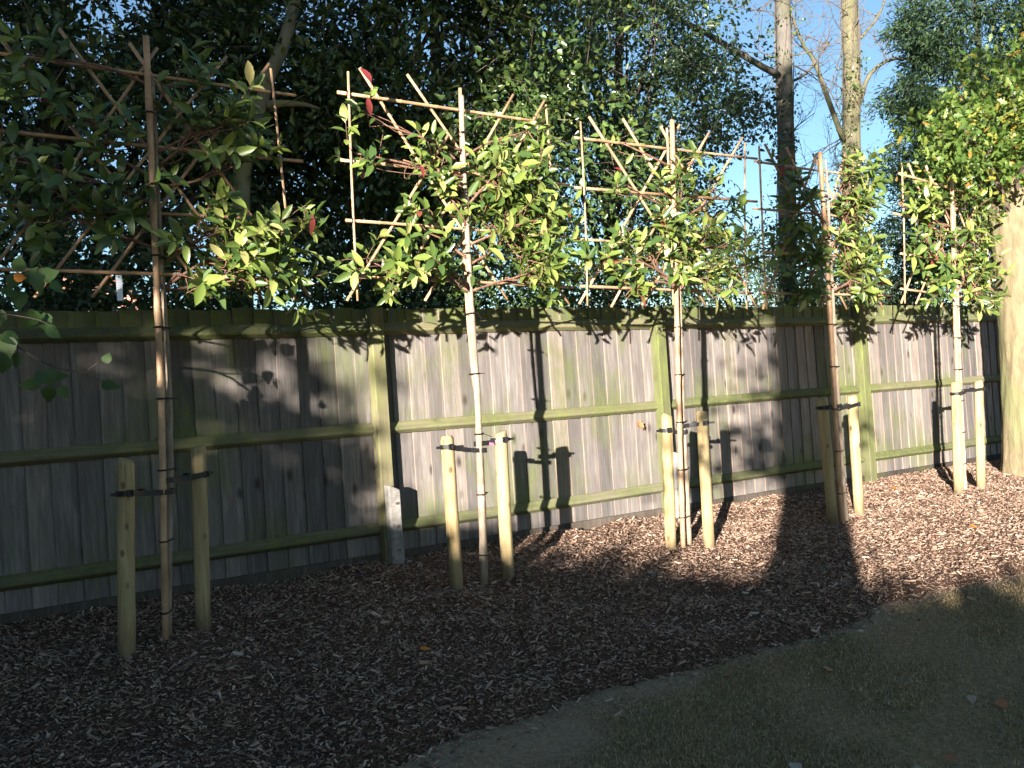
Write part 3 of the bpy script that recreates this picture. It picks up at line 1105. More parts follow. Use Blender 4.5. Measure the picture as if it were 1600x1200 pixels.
def make_tree(base_px, trunk, trunk_doff, trunk_r, cane, cane_r, cane_doff, verts, horis, diags, blobs, label, tlabel, red=.06, dark=.35, leafL=.105, leaders=()):
    B = gnd(*base_px)
    off = uo(B)[1]
    t = thing('pleached_tree', B, label, 'tree', 'young pleached trees in the bed')
    tr = thing('bamboo_trellis', B + np.array([0, 0, 0]), tlabel, 'trellis', 'bamboo trellises tied to the young trees')
    # trunk
    P = spline([at(x, y, off + trunk_doff) for x, y in trunk], 26)
    P[0][2] -= .08
    m = MB()
    rr = np.linspace(trunk_r, trunk_r * .45, 26) * (1 + .07 * np.sin(np.arange(26) * 2.1) + rng.normal(0, .03, 26))
    m.tube(P, rr, 10)
    m.build('trunk', M['trunk'], t, True)
    # main cane and lattice
    Q = np.array([at(x, y, off + cane_doff) for x, y in cane])
    Q[-1][2] -= .06
    m = MB(); poly_cane(m, Q, cane_r, 9); m.build('cane', M['bamboo'], tr, True)
    lay = off - .055
    segs = {}
    for kind, L_, dz, r in (('v', verts, -.018, .0088), ('h', horis, 0, .0115), ('d', diags, .022, .0112)):
        segs[kind] = []
        for (x0, y0, x1, y1) in L_:
            p, q = at(x0, y0, lay - dz), at(x1, y1, lay - dz)
            m = MB(); cane_mesh(m, p, q, r * random.uniform(.9, 1.1), 7)
            m.build('cane', M['bamboo'], tr, True)
            segs[kind].append((x0, y0, x1, y1))
    # ties where horizontals cross uprights and the main cane
    tie = MB(); ring = [(math.cos(a) * .02, 0, math.sin(a) * .02) for a in np.linspace(0, 6.283, 9)]
    tie.tube(np.array(ring), .0042, 4, False)
    tm = tie.mesh('tie', M['rubber'])
    gm_ = tie.mesh('tie', M['green_tie'])
    mainx = lambda y: np.interp(y, [c[1] for c in cane], [c[0] for c in cane])
    for (x0, y0, x1, y1) in segs['h']:
        for (a0, b0, a1, b1) in segs['v'] + [(mainx(y0 + (y1 - y0) * .5), (y0 + y1) / 2 - 5, mainx((y0 + y1) / 2), (y0 + y1) / 2 + 5)]:
            xa = a0 + (a1 - a0) * .5 if abs(b1 - b0) < 20 else None
            if xa is None:
                yy = y0
                for _ in range(4):
                    xa = a0 + (a1 - a0) * (yy - b0) / (b1 - b0); yy = y0 + (y1 - y0) * (xa - x0) / (x1 - x0)
            else:
                yy = y0 + (y1 - y0) * (xa - x0) / (x1 - x0)
            if not (min(x0, x1) < xa < max(x0, x1)): continue
            p = at(xa, yy, lay + .012)
            o = link('tie', tm if random.random() < .8 else gm_, tr, p - B, (random.uniform(-.4, .4), random.uniform(-.4, .4), ROTZ + random.uniform(-.6, .6)))
    # ties up the stem
    for yt in np.linspace(trunk[-1][1] + 60, trunk[0][1] - 45, 8):
        xa = np.interp(yt, [c[1] for c in trunk[::-1]], [c[0] for c in trunk[::-1]])
        xb = np.interp(yt, [c[1] for c in cane], [c[0] for c in cane])
        p, q = at(xa, yt, off + trunk_doff), at(xb, yt, off + cane_doff)
        c = (p + q) / 2; hw = np.linalg.norm((p - q)[:2]) / 2
        ang = math.atan2((p - q)[1], (p - q)[0])
        rp = max(trunk_r, cane_r) + .004
        pts = []
        for a in np.linspace(0, 2 * math.pi, 17):
            lx = math.cos(a) * rp + (hw if math.cos(a) > 0 else -hw)
            ly = math.sin(a) * rp
            pts.append(c + np.array([lx * math.cos(ang) - ly * math.sin(ang), lx * math.sin(ang) + ly * math.cos(ang), 0]))
        m = MB(); m.tube(np.array(pts), .005, 4, False)
        tailp = pts[3] + TOCAM * .01
        m.tube(np.array([tailp, tailp + fdir * random.uniform(.02, .07) + np.array([0, 0, random.uniform(-.05, .02)])]), .0025, 3)
        m.build('cable_tie', M['rubber'], tr)
    # branches and shoots
    cnt = 0
    allv = []
    for bi, (x, y, rx, ry, n_, tone) in enumerate(blobs):
        c = at(x, y, off)
        dep = np.linalg.norm(c - CAM)
        mpp = dep / FPX
        yb = min(max(y + ry * .6 + 25, trunk[-1][1] + 15), trunk[0][1])
        yb = min(yb, 455)
        p0 = at(np.interp(yb, [k[1] for k in trunk[::-1]], [k[0] for k in trunk[::-1]]), yb, off + trunk_doff)
        m = MB()
        mid = p0 * .5 + c * .5 + rng.normal(0, .04, 3) + np.array([0, 0, .03])
        bp = spline([p0, mid, c], 10)
        m.tube(bp, np.linspace(.011, .005, 10), 6)
        nsh = max(2, int(round(n_ * (3.6 if tone == 'pale' else 2.6) / 7.5)))
        for k in range(nsh):
            q = at(x + np.clip(rng.normal(), -1.7, 1.7) * rx * .55, y + np.clip(rng.normal(), -1.7, 1.7) * ry * .55, off + rng.normal(0, .09))
            d_ = unit(rng.normal(0, .55, 3) + np.array([0, 0, .35]) + TOCAM * .35 + unit(q - p0) * .5)
            sl_ = random.uniform(.09, .20)
            st = bp[rng.integers(4, 10)]
            sh = spline([st, (st + q) / 2 + rng.normal(0, .03, 3), q, q + d_ * sl_], 8)
            m.tube(sh, np.linspace(.0045, .0022, 8), 4, False)
            isred = random.random() < (red * 1.7 if tone != 'red' else .85)
            nl = random.randint(6, 10) if not isred else random.randint(4, 6)
            a0 = random.uniform(0, 6.28)
            pa = unit(np.cross(d_, [.2, .3, .9])); pb = np.cross(d_, pa)
            for j in range(nl):
                f = (j + 1) / nl
                a = a0 + j * 2.4
                spread = 1.15 - .55 * f
                ax = unit(d_ * (1 - spread * .5) + (pa * math.cos(a) + pb * math.sin(a)) * spread + np.array([0, 0, -.15]))
                pos = q + d_ * sl_ * f
                nr = d_ * .6 + TOCAM * .75 + np.array([0, 0, .4]) + rng.normal(0, .3, 3)
                L_ = leafL * random.uniform(.72, 1.38) * (.8 if isred else 1)
                key = 'photinia_red' if isred else ('photinia_dark' if random.random() < (dark if tone != 'dark' else .9) else 'photinia')  # blob tone also paints shade and sun into the leaf colour
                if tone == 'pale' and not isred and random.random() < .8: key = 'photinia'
                allv.append((L_ / np.linalg.norm(pos - CAM) * (abs(unit(np.cross(ax, nr)) @ fdir) + .3), pos, ax, nr, L_, key))
        m.build('branch', M['branch'], t, True)
    allv.sort(key=lambda q: -q[0])
    for q in allv[:298]: add_leaf(t, *q[1:])
    mass = [q[1:5] for q in allv[298:]]
    if mass:
        ps = np.array([q[0] for q in mass]); axs = np.array([q[1] for q in mass]); nrs = np.array([q[2] for q in mass]); Ls = np.array([q[3] for q in mass])
        V, F = leaf_verts(ps, axs, nrs, Ls, Ls * .40, FOLD6)
        me = mesh_from('inner_foliage', V, F, M['photinia_mass'])
        me.transform(Matrix.Translation([-float(c) for c in B]))
        o = link('inner_foliage', me, t); o['kind'] = 'stuff'
    return t, tr, B, off


TREES = []
TREES.append(make_tree((258, 1004), [(262, 1000), (264, 850), (266, 740), (265, 640), (262, 560), (257, 480), (248, 330), (243, 200), (238, 120)], -.05, .022,
    [(228, 57), (237, 260), (246, 480), (252, 640), (256, 850), (258, 1004)], .0195, .03,
    [(423, 107, 460, 469), (-25, 60, -5, 470)],
    [(-40, 78, 462, 149), (-40, 200, 473, 252), (-40, 318, 477, 345), (-20, 420, 480, 438)],
    [(421, 100, 144, 465), (246, 75, -15, 425), (354, 88, 54, 465), (-10, 46, 331, 466), (92, 44, 410, 467), (202, 67, 485, 465)],
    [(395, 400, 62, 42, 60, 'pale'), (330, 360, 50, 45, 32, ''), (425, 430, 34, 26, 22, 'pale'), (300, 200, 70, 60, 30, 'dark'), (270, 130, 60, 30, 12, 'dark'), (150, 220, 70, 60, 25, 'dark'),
     (60, 150, 70, 60, 15, 'dark'), (80, 330, 80, 60, 26, 'dark'), (200, 330, 50, 50, 22, 'dark'), (380, 190, 50, 40, 18, ''), (390, 250, 45, 30, 18, ''), (20, 250, 40, 80, 20, 'dark'), (300, 440, 60, 25, 20, ''), (480, 350, 25, 30, 8, 'red'), (40, 90, 40, 30, 6, 'red')],  # shaded upper left gets darker leaves, sunlit lower right paler ones
    'nearest young pleached tree with wide leafy crown at the left of the bed', 'bamboo cane trellis on the leftmost young tree with a white tag hanging from it', .04, .5, .12))
TREES.append(make_tree((756, 910), [(756, 910), (753, 800), (749, 700), (746, 620), (738, 500), (733, 420), (728, 320), (724, 230), (722, 150)], .02, .029,
    [(719, 138), (727, 420), (737, 560), (752, 700), (760, 905)], .0135, -.045,
    [(544, 112, 559, 470), (853, 164, 872, 462)],
    [(527, 144, 855, 192), (532, 250, 888, 289), (540, 344, 894, 371), (544, 432, 895, 449)],
    [(562, 106, 793, 468), (636, 116, 890, 476), (802, 148, 609, 466), (851, 157, 664, 470), (700, 212, 542, 470)],
    [(805, 350, 55, 65, 110, 'pale'), (850, 425, 38, 38, 60, 'pale'), (785, 275, 45, 40, 45, 'pale'), (610, 428, 58, 26, 34, ''), (700, 300, 35, 50, 18, ''), (660, 360, 45, 35, 16, 'dark'), (690, 235, 40, 35, 12, ''), (825, 205, 40, 24, 10, ''),
     (585, 190, 45, 35, 10, 'red'), (560, 240, 25, 20, 8, 'red'), (630, 250, 50, 40, 14, 'dark'), (690, 425, 35, 30, 22, 'dark'), (855, 260, 25, 35, 10, ''), (870, 340, 25, 30, 8, 'red')],
    'young pleached tree with thick pale trunk in the middle of the sunlit fence', 'bamboo cane trellis above the sunlit middle fence panel', .06, .3, .112))
TREES.append(make_tree((1068, 855), [(1077, 852), (1072, 740), (1067, 640), (1062, 470), (1056, 380), (1052, 300), (1048, 230)], -.02, .022,
    [(1050, 188), (1057, 470), (1061, 640), (1067, 855)], .021, .02,
    [(907, 190, 918, 478), (1164, 223, 1167, 483), (1042, 200, 1052, 476)],
    [(897, 215, 1183, 248), (898, 293, 1183, 315), (900, 373, 1162, 390), (907, 447, 1177, 458)],
    [(920, 182, 1103, 478), (973, 185, 1140, 478), (1032, 197, 1182, 480), (1062, 195, 905, 475), (1108, 207, 955, 480), (1160, 215, 1003, 477)],
    [(1060, 310, 40, 45, 50, ''), (1090, 380, 45, 45, 75, 'pale'), (1015, 400, 40, 45, 40, ''), (1100, 440, 40, 30, 35, 'pale'), (1040, 360, 35, 40, 35, ''), (980, 290, 30, 25, 9, 'red'), (1085, 250, 40, 30, 9, 'dark'), (975, 225, 25, 20, 7, 'red'),
     (1130, 300, 30, 40, 9, 'dark'), (940, 400, 25, 30, 12, ''), (1150, 400, 25, 40, 16, ''), (985, 450, 35, 20, 16, '')],
    'young pleached tree twin-stemmed with its cane in front of the second concrete spur', 'bamboo cane trellis left of the bare grey trees, nearly square', .08, .35, .11))
TREES.append(make_tree((1320, 815), [(1323, 815), (1318, 760), (1311, 640), (1302, 480), (1297, 380), (1293, 290), (1290, 250)], -.02, .022,
    [(1281, 238), (1296, 480), (1304, 640), (1311, 760), (1317, 814)], .021, .02,
    [(1186, 228, 1198, 483), (1353, 270, 1362, 468)],
    [(1179, 252, 1362, 276), (1177, 326, 1366, 344), (1194, 394, 1380, 403), (1190, 458, 1392, 462)],
    [(1195, 225, 1323, 483), (1228, 230, 1351, 483), (1270, 240, 1380, 483), (1276, 240, 1192, 483), (1320, 242, 1257, 482), (1345, 246, 1284, 480)],
    [(1335, 420, 30, 50, 75, 'pale'), (1330, 340, 28, 45, 60, 'pale'), (1325, 285, 25, 30, 28, 'pale'), (1245, 400, 32, 60, 60, 'dark'), (1255, 320, 28, 45, 35, 'dark'), (1275, 440, 20, 35, 25, 'dark'), (1215, 270, 20, 20, 8, 'red'), (1360, 450, 22, 20, 14, 'pale'), (1350, 290, 14, 20, 6, 'red')],  # shade on the left half painted by darker leaves, sun on the right by paler
    'young pleached tree whose crown is dark on the left half and bright on the right', 'bamboo cane trellis in front of the bare grey tree trunks', .05, .3, .115))
TREES.append(make_tree((1505, 770), [(1508, 770), (1505, 690), (1501, 600), (1497, 480), (1494, 400), (1491, 320)], -.02, .022,
    [(1487, 280), (1492, 480), (1496, 600), (1499, 770)], .021, .02,
    [(1409, 255, 1414, 474), (1535, 291, 1549, 493)],
    [(1404, 271, 1551, 315), (1395, 333, 1554, 372), (1407, 396, 1558, 424), (1407, 451, 1558, 472)],
    [(1419, 255, 1503, 470), (1446, 257, 1540, 490), (1487, 300, 1558, 493), (1513, 285, 1431, 475), (1534, 292, 1470, 480), (1470, 310, 1408, 474)],
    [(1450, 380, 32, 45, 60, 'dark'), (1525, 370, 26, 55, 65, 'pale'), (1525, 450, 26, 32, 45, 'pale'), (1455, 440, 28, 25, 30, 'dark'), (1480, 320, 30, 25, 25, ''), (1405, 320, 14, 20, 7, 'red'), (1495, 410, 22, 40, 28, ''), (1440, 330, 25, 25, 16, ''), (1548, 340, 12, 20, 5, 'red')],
    'farthest young pleached tree, next to the oak trunk', 'bamboo cane trellis beside the oak trunk, smallest of the row', .06, .3, .115))

# ------------------------------------------------------------------ stakes and straps
STK = [((197, 717), (198, 1025)), ((310, 698), (318, 985)), ((699, 681), (714, 920)), ((782, 674), (794, 905)), ((1040, 647), (1048, 858)), ((1096, 642), (1108, 853)),
       ((1285, 621), (1301, 818)), ((1331, 617), (1343, 806)), ((1493, 597), (1498, 773)), ((1529, 596), (1533, 766))]
SLAB = ['round timber stake left of the nearest young tree, standing in shade', 'split topped timber stake right of the nearest young tree',
        'sunlit timber stake left of the thick pale trunk', 'sunlit timber stake right of the thick pale trunk, its shadow on the boards',
        'timber stake left of the third young tree, in front of the fence post', 'timber stake right of the third young tree, before shaded boards',
        'timber stake left of the fourth young tree with dappled shade', 'timber stake right of the fourth young tree, lower half sunlit',
        'timber stake left of the farthest young tree', 'timber stake between the farthest young tree and the oak trunk']
STAKES = []
for (tp, bp), lab in zip(STK, SLAB):
    B = gnd(*bp)
    off = uo(B)[1]
    T = at(tp[0], tp[1], off)
    m = MB()
    ax = unit(T - B)
    Lh = np.linalg.norm(T - B)
    r = .047 * random.uniform(.93, 1.06)
    hs = np.array([-.25, 0, .2, .4, .6, .8, Lh - .03, Lh - .012, Lh])
    rs = np.array([r, r, r, r, r, r, r, r * .93, r * .78])
    n_ = 18
    R2 = rs[:, None] * (1 + rng.normal(0, .012, (9, n_)) + .02 * np.sin(np.arange(n_) * 2.1 + random.random() * 6))
    m.tube(B + ax * hs[:, None] + np.cumsum(rng.normal(0, .0012, (9, 3)), 0), R2, n_)
    m.v[0][-n_:, 2] += ((m.v[0][-n_:, 0] - T[0]) * random.uniform(-.35, .35))
    o = m.build('tree_stake', M['stake'], None, True, loc=B)
    for p in o.data.polygons:
        if len(p.vertices) > 4: p.use_smooth = False
    tag(o, lab, 'stake', 'timber tree stakes')
    STAKES.append((B, ax, Lh))


def strap(stk, tree_i, y_st, x_st, y_tr, x_tr, label):
    B, ax, _ = STAKES[stk]
    t, tr, TB, off = TREES[tree_i]
    zs_ = at(x_st, y_st, uo(B)[1])[2]
    ps = B + ax * ((zs_ - B[2]) / ax[2])
    pt = at(x_tr, y_tr, off)
    r1, r2 = .0505, .040
    d = (pt - ps); d2 = unit(np.array([d[0], d[1], 0])); nn = np.array([-d2[1], d2[0], 0])
    pts = []
    for a in np.linspace(math.pi * .5, math.pi * 1.5, 9):
        pts.append(ps + (d2 * math.cos(a) + nn * math.sin(a)) * r1)
    sp0, sp1 = ps - nn * .012, pt - nn * .012
    for f in (.35, .65):
        pts.append(ps * (1 - f) + pt * f - nn * .018 - np.array([0, 0, .006]))
    for a in np.linspace(-math.pi * .5, math.pi * .5, 9):
        pts.append(pt + (d2 * math.cos(a) + nn * math.sin(a)) * r2)
    for f in (.65, .35):
        pts.append(ps * (1 - f) + pt * f + nn * .018 - np.array([0, 0, .006]))
    pts = np.array(pts)
    k = len(pts)
    T = np.roll(pts, -1, 0) - np.roll(pts, 1, 0)
    Nn = unit(np.stack([T[:, 1], -T[:, 0], np.zeros(k)], 1))
    hz_, th = .016, .006
    V = np.concatenate([pts + [0, 0, -hz_], pts + [0, 0, hz_], pts + Nn * th + [0, 0, hz_], pts + Nn * th + [0, 0, -hz_]])
    F = []
    for i in range(k):
        j = (i + 1) % k
        for a, b in ((0, 1), (1, 2), (2, 3), (3, 0)):
            F.append((a * k + i, a * k + j, b * k + j, b * k + i))
    e = thing('tree_strap', ps, label, 'strap', 'black rubber straps on the stakes')
    m = MB(); m.add(V, F); m.build('band', M['rubber'], e)
    fr = nn if (nn @ TOCAM) > 0 else -nn
    Rz = np.stack([d2, nn, [0, 0, 1]], 1)
    m = MB(); m.box(ps * .62 + pt * .38, (.012, .026, .021), Rz); m.build('spacer', M['rubber'], e)
    m = MB(); c = ps + fr * (r1 + .008) - d2 * .012
    m.box(c + np.array([0, 0, .0165]), (.016, .006, .004), Rz); m.box(c - np.array([0, 0, .0165]), (.016, .006, .004), Rz)
    m.box(c + d2 * .014, (.004, .006, .018), Rz); m.box(c - d2 * .014, (.004, .006, .018), Rz)
    m.build('buckle', M['rubber'], e)
    m = MB(); q = ps - d2 * (r1 + .004)
    m.box(q - d2 * .022 + fr * .008, (.024, .003, .009), Rz)
    m.build('tail', M['rubber'], e)


strap(0, 0, 770, 198, 768, 262, 'black rubber strap from the shaded left stake to the nearest young tree')
strap(1, 0, 741, 312, 750, 262, 'black rubber strap from the split topped stake to the nearest young tree')
strap(2, 1, 698, 700, 704, 751, 'black rubber strap from the left sunlit stake to the thick pale trunk')
strap(3, 1, 687, 783, 693, 750, 'black rubber strap from the right sunlit stake to the thick pale trunk')
strap(4, 2, 672, 1041, 675, 1066, 'black rubber strap on the left stake of the third young tree')
strap(5, 2, 661, 1097, 665, 1065, 'black rubber strap on the right stake of the third young tree')
strap(6, 3, 637, 1286, 634, 1308, 'black rubber strap on the left stake of the fourth young tree')
strap(7, 3, 632, 1332, 638, 1309, 'black rubber strap on the right stake of the fourth young tree')
strap(8, 4, 615, 1494, 613, 1502, 'black rubber strap on the left stake of the farthest young tree')
strap(9, 4, 608, 1530, 610, 1502, 'black rubber strap on the stake nearest the oak trunk')

# white plant tag on the first trellis, pink tag on the second tree
t, tr, TB, off = TREES[0]
c = at(184, 430, off - .02)
e = thing('plant_label', c, 'white plastic plant label hanging from the leftmost trellis', 'label')
m = MB(); m.box(c + TOCAM * .03 - np.array([0, 0, .078]), (.0165, .0008, .075), np.stack([fdir, fnor, [0, 0, 1]], 1)); m.build('tag', M['white'], e)
m = MB(); q = c + TOCAM * .0325 - np.array([0, 0, .016]); m.tube(np.array([q, q + TOCAM * .001]), .004, 10); m.build('hole', M['rubber'], e)
m = MB(); m.tube(np.array([c + TOCAM * .03 - np.array([0, 0, .012]), c + TOCAM * .012 + np.array([0, 0, .012]), c - TOCAM * .01]), .0015, 4); m.build('wire', M['rubber'], e)
t, tr, TB, off = TREES[1]
c = at(765, 693, off + .05)
e = mesh_from('pink_tag', [c + fdir * a + np.array([0, 0, b]) + TOCAM * d_ for a, b, d_ in [(0, .008, 0), (.035, .0, .004), (.03, -.016, .002), (-.002, -.008, 0)]] +
              [c + fdir * a + np.array([0, 0, b]) + TOCAM * (d_ - .002) for a, b, d_ in [(0, .008, 0), (.035, .0, .004), (.03, -.016, .002), (-.002, -.008, 0)]],
              [(0, 1, 2, 3), (7, 6, 5, 4), (0, 4, 5, 1), (1, 5, 6, 2), (2, 6, 7, 3), (3, 7, 4, 0)], M['pink'])
tag(link('pink_tag', e), 'small pink tag caught in the strap of the thick pale trunk', 'tag')

# ------------------------------------------------------------------ lime branch reaching in from the left
lo = 1.35
foot = at(-190, 900, lo); foot[2] = float(prof(lo)) - .05
t = thing('lime_sapling', foot, 'lime sapling reaching a leafy twig in from the left edge', 'tree')
m = MB()
m.tube(spline([foot, at(-185, 600, lo), at(-170, 380, lo), at(-160, 150, lo)], 10), np.linspace(.03, .012, 10), 8)
m.build('trunk', M['twig'], t, True)
m = MB()
tw = spline([at(-178, 470, lo), at(-60, 490, lo), at(26, 540, lo), at(56, 560, lo), at(95, 576, lo), at(130, 582, lo), at(164, 596, lo)], 20)
m.tube(tw, np.linspace(.009, .0025, 20), 5)
tw2 = spline([at(-172, 400, lo), at(-70, 420, lo + .05), at(0, 432, lo + .05), at(60, 430, lo)], 12)
m.tube(tw2, np.linspace(.008, .002, 12), 5)
tw3 = spline([at(-60, 490, lo), at(0, 490, lo + .06), at(60, 500, lo + .05), at(90, 515, lo)], 10)
m.tube(tw3, np.linspace(.005, .002, 10), 4)
m.tube(spline([at(155, 590, lo), at(160, 604, lo), at(163, 614, lo)], 5), .002, 4)
m.tube(spline([at(135, 582, lo), at(145, 572, lo), at(153, 566, lo)], 5), .0018, 4)
m.build('branch', M['twig'], t, True)


def lime_mesh(mat, seed):
    r = np.random.default_rng(seed)
    ts = [0, .06, .16, .30, .44, .58, .72, .86, 1.0]
    ws = [.30, .72, .94, 1.0, .92, .74, .50, .22, 0]
    V = []
    cu = r.uniform(.1, .35)
    for i, (t_, w) in enumerate(zip(ts, ws)):
        z = -cu * t_ * t_
        h = w * .43 * (1 + (.06 if i % 2 else -.03))
        V += [(t_, 0, z)] if w == 0 else [(t_ - .05 * (i == 0), -h, z + .18 * h + r.normal(0, .012)), (t_, 0, z), (t_ - .05 * (i == 0), h, z + .18 * h + r.normal(0, .012))]
    F = []
    for i in range(7):
        a = i * 3
        F += [(a, a + 3, a + 4, a + 1), (a + 1, a + 4, a + 5, a + 2)]
    F += [(21, 24, 22), (22, 24, 23)]
    return mesh_from('leaf', V, F, mat, True)


LIMES = [lime_mesh(M['lime'], i) for i in range(4)]
LO = lime_mesh(M['orange_leaf'], 9)
for (x, y, s_, rot) in [(60, 445, 34, -1.2), (78, 428, 30, .4), (20, 442, 30, -2.2), (48, 428, 28, 1.2), (30, 470, 30, -1.6), (8, 455, 30, 2.6), (12, 545, 34, -1.5), (18, 530, 30, -.6), (70, 505, 30, -1.3), (48, 500, 30, -2.0), (85, 520, 26, -.5),
                        (44, 600, 30, 2.9), (62, 588, 24, 1.9), (78, 592, 30, -1.3), (95, 588, 24, .2), (176, 603, 30, -.1), (168, 558, 18, 1.2), (76, 618, 26, -1.7), (100, 614, 22, -.9), (25, 565, 24, -1.9), (-8, 500, 34, -2.0), (30, 410, 24, 1.4), (90, 450, 24, -.7), (5, 570, 30, -1.8), (-20, 440, 34, 2), (-25, 560, 34, -2)]:
    p = at(x, y, lo + random.uniform(-.05, .12))
    L_ = s_ / FPX * np.linalg.norm(p - CAM) * .9
    ax = fdir * math.cos(rot) + np.array([0, 0, math.sin(rot)]) + TOCAM * random.uniform(-.2, .4)
    add = unit(ax); nr = TOCAM * .8 + np.array([0, 0, .6]) + rng.normal(0, .3, 3)
    sd = unit(np.cross(nr, add)); nz = np.cross(add, sd)
    q = p - add * L_ * .5 - np.array(foot)
    mw = Matrix(((add[0] * L_, sd[0] * L_, nz[0] * L_, q[0]), (add[1] * L_, sd[1] * L_, nz[1] * L_, q[1]), (add[2] * L_, sd[2] * L_, nz[2] * L_, q[2]), (0, 0, 0, 1)))
    link('leaf', random.choice(LIMES), t, mw=mw)
p = at(22, 433, lo + .12); L_ = .06
mw = Matrix(((fdir[0] * L_, 0, TOCAM[0] * L_, p[0] - foot[0]), (fdir[1] * L_, 0, TOCAM[1] * L_, p[1] - foot[1]), (0, L_, 0, p[2] - foot[2]), (0, 0, 0, 1)))
o = link('leaf', LO, t, mw=mw); o['label'] = 'single orange autumn leaf'

# ------------------------------------------------------------------ fallen leaves
def fallen(px, py, mat, L_, label, k, oak=False):
    P = gnd(px, py)
    u_, o_ = uo(P)
    bedd = o_ < edge_off(u_)
    z = float(bed_z(np.array(u_), np.array(o_)) + .022 if bedd else lawn_z(np.array(u_), np.array(o_)) + .022)
    me = lime_mesh(mat, 200 + k) if not oak else mesh_from('leaf', OAK[0] * [1, 1, 1], OAK[1], mat)
    me.name = 'fallen_leaf'
    o = link('fallen_leaf', me, None, (P[0], P[1], z), (random.uniform(-.5, .5), random.uniform(-.4, .4), random.uniform(0, 6.28)))
    o.scale = (L_, L_, L_)
    tag(o, label, 'leaf', 'fallen leaves')


fallen(658, 1020, M['orange_leaf'], .06, 'orange fallen leaf on the dark mulch below the middle tree', 0)
fallen(1515, 826, M['orange_leaf'], .07, 'orange fallen leaf on sunlit mulch near the lawn edge', 1)
fallen(1393, 768, M['orange_leaf'], .06, 'small orange fallen leaf close to the fence between the last two trees', 2)
fallen(1555, 1086, M['brown_leaf'], .07, 'russet fallen leaf on the lawn near the right edge', 3)
fallen(1288, 1034, M['brown_leaf'], .07, 'brown fallen leaf on the lawn below the mulch shadow', 4, True)
fallen(1517, 1078, M['pale_leaf'], .05, 'pale fallen leaf on the lawn left of the russet one', 5)
fallen(1432, 1188, M['pale_leaf'], .07, 'pale fallen leaf on the lawn at the bottom edge', 6, True)
fallen(1475, 1180, M['brown_leaf'], .06, 'brown fallen leaf on the lawn at the bottom right', 7, True)
fallen(1240, 1183, M['pale_leaf'], .06, 'greyish curled leaf on the lawn at bottom centre', 8)
fallen(645, 1166, M['pale_leaf'], .06, 'pale leaf on the mulch edge by the bare soil', 9, True)
fallen(1435, 790, M['pale_leaf'], .07, 'tan fallen leaf on sunlit mulch left of the farthest stakes', 10)
# leaf snagged under the middle rail
p = at(1000, 660, .09)
me = mesh_from('dead_leaf', OAK[0] * np.array([.11, .12, .3]), OAK[1], M['brown_leaf'])
o = link('dead_leaf', me, None, p - fdir * .05, (rad(70), rad(25), ROTZ))
tag(o, 'brown dead leaf snagged under the middle fence rail', 'leaf')

# ------------------------------------------------------------------ garden behind the viewpoint: it casts the shade
def leaf_mass(name, label, cat, pos, base, per, L0, W0, mat, spread=.12, twig=.3):
    t = thing(name, base, label, cat)
    V, F = sprays(pos, rdir(len(pos)), per, spread, L0, W0, FOLD6, .3, twig)
    me = mesh_from('foliage', V, F, mat)
    me.transform(Matrix.Translation([-float(c) for c in base]))
    link('foliage', me, t)
    return t


BK = 9.0
hs = np.array([-12, -4.6, -3.6, -3.35, -2.5, -2.2, -1.2, -.4, .3, .6, .95, 1.05, 1.2, 1.9])
hh = np.array([1.9, 1.85, 1.75, 1.35, 1.28, 1.02, .95, .88, .78, .72, .86, .78, .70, .62])
n = 3800
s = rng.uniform(-12, 1.8, n)
top = np.interp(s, hs, hh) + BK * math.tan(SUN_EL) + .06 * np.sin(s * 7) * .5
z = -.4 + (top + .4) * rng.uniform(0, 1, n) ** .8
pos = np.array([S(a, 0, BK + b) for a, b in zip(s, rng.uniform(-.35, .35, n))])
pos[:, 2] = z - .1
base = S(-5, 0, BK); base[2] = -.4
hd = leaf_mass('garden_hedge', 'clipped garden hedge behind the viewpoint', 'hedge', pos, base, 10, .11, .075, M['laurel'], .08, .12)
m = MB()
for a in np.arange(-11.8, 1.7, .25):
    tz = np.interp(a, hs, hh) + BK * math.tan(SUN_EL) - .12
    p0 = S(a, 0, BK); p0[2] = -.45; p1 = p0.copy(); p1[2] = tz
    m.tube(np.array([p0, (p0 + p1) / 2, p1]), [.17, .17, .15], 7)
m.build('inner_stems', M['dark_bark'], hd)

# big tree whose trunk throws the upright shadow
BT = 4.5
base = S(-.08, 0, BT); base[2] = -.4
gt = thing('garden_tree', base, 'large garden tree behind the viewpoint', 'tree')
m = MB()
pts = np.array([base + np.array([0, 0, z]) for z in (-.1, .4, 1.2, 2.2, 3.2, 4.3, 5.4, 6.4)])
m.tube(spline(pts, 14), np.interp(np.linspace(0, 1, 14), [0, .1, .5, 1], [.40, .34, .315, .26]), 18)
cl = []
for k in range(16):
    tg = S(rng.uniform(-4.5, 4.5), rng.uniform(5.0, 8.5), BT + rng.uniform(-1.5, 1.5))
    p0 = pts[rng.integers(6, 8)]
    P = spline([p0, (p0 + tg) / 2 + np.array([0, 0, .5]), tg], 9)
    m.tube(P, np.linspace(.10, .02, 9), 7)
    cl += [q + rng.normal(0, .45, 3) for q in P[3:] for _ in range(5)]
for (s0, h0, r0, k) in [(-.58, 2.0, .16, 7), (-.5, 2.5, .1, 2), (-.45, 3.4, .2, 6), (-.75, 1.75, .14, 4), (-.35, 3.7, .18, 9), (.36, 2.05, .08, 2)]:
    for j in range(k):
        cl.append(S(s0 + rng.normal() * r0, h0 + rng.normal() * r0, BT + rng.normal() * .3))
    tg = S(s0, h0, BT)
    m.tube(np.array([base + np.array([0, 0, tg[2] + .1]), tg]), [.03, .012], 6)
m.build('trunk', M['dark_bark'], gt, True)
cl = np.array(cl)
cn = rng.uniform(-1, 1, (9500, 3))
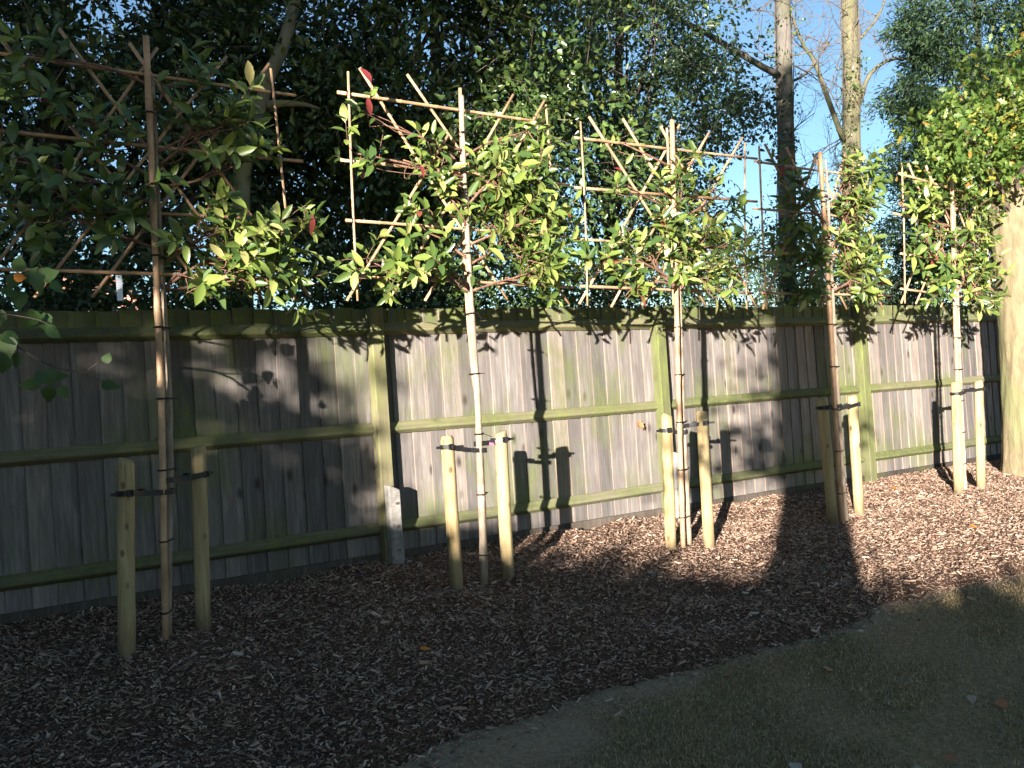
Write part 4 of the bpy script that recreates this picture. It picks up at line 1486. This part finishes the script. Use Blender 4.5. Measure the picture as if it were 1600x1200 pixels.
cn = cn[(cn ** 2).sum(1) < 1][:3900]
added_canopy = np.array([S(a * 10.5 - .5, 0, b * 8.0 + 2.4) for a, b in cn[:, :2]])  # unseen overhead canopy, added to cut the sky light in the shade
added_canopy[:, 2] = 7.6 + cn[:, 2] * 1.3 + .25 * np.sin(added_canopy[:, 0] * 1.7) + .12 * np.maximum(0, -added_canopy[:, 1] - 4)
cl = np.vstack([cl, added_canopy])
sS = cl[:, 0] * math.cos(SUN_AZ) - cl[:, 1] * math.sin(SUN_AZ)
hS = cl[:, 2] + (cl[:, 0] * math.sin(SUN_AZ) + cl[:, 1] * math.cos(SUN_AZ)) * math.tan(SUN_EL)
rr_ = rng.uniform(0, 1, len(cl))
drop = ((hS < 5.0) & (hS > 4.05)) | ((sS > .4) & (hS > 2.4) & (hS < 9) & (rr_ < .9)) | ((sS > -3.3) & (sS < -.4) & (hS > 4.0) & (hS < 9) & (rr_ < .85))  # foliage thinned where sunlight has to pass
cl = cl[~drop]
V, F = sprays(cl, rdir(len(cl)), 16, .16, .155, .105, FOLD6, .6, .4)
me = mesh_from('foliage', V, F, M['oak']); me.transform(Matrix.Translation([-float(c) for c in base])); link('foliage', me, gt)

# unseen tree added on the right to block sky light
cl = []
for k in range(900):
    q = S(8.2, 0, 1.0) + rdir(1)[0] * rng.uniform(.4, 1) ** .5 * np.array([2.6, 3.2, 3.0]); q[2] += 4.0
    cl.append(q)
cl = np.array(cl)
base = S(8.2, 0, 1.0); base[2] = -.4
t = leaf_mass('garden_tree', 'round leafy tree added out of frame on the right to block sky light', 'tree', cl, base, 24, .11, .08, M['oak'], .16, .35)
m = MB(); limbs(m, base, base + np.array([0, 0, 6.0]), .18, cl, 20); m.build('trunk', M['dark_bark'], t, True)

# unseen tree added on the left to dim the ambient light
cl = []
for k in range(750):
    q = W(-10.6, 3.2) + rdir(1)[0] * rng.uniform(.3, 1) ** .5 * np.array([2.1, 2.4, 2.9]); q[2] += 2.7
    cl.append(q)
cl = np.array(cl)
base = W(-10.6, 3.2, -.4)
t = leaf_mass('garden_tree', 'bushy tree added out of frame on the left to block sky light', 'tree', cl, base, 20, .12, .09, M['oak'], .16, .35)
m = MB(); limbs(m, base, base + np.array([0, 0, 4.6]), .15, cl, 20); m.build('trunk', M['dark_bark'], t, True)

# leafy tree to the left, dappling the first bay
B2 = 10.0
cl = []
for k in range(3000):
    s0, h0 = rng.uniform(-11, -3.3), rng.uniform(1.6, 9)
    dens = 0
    if s0 < -4.15: dens = .8
    elif h0 > 3.15: dens = .95
    elif s0 < -3.45: dens = (.14 if s0 > -3.85 else .45) if h0 > 2.05 else .8
    else: dens = .06
    if rng.uniform() < dens: cl.append(S(s0, h0, B2 + rng.uniform(-1.6, 1.6)))
cl = np.array(cl)
base = S(-7, 0, B2); base[2] = -.4
t = leaf_mass('garden_tree', 'broad leafy garden tree behind the viewpoint on the left', 'tree', cl, base, 22, .16, .12, M['oak'], .16, .35)
m = MB(); limbs(m, base, S(-7, 7, B2), .2, cl, 30); m.build('trunk', M['dark_bark'], t, True)
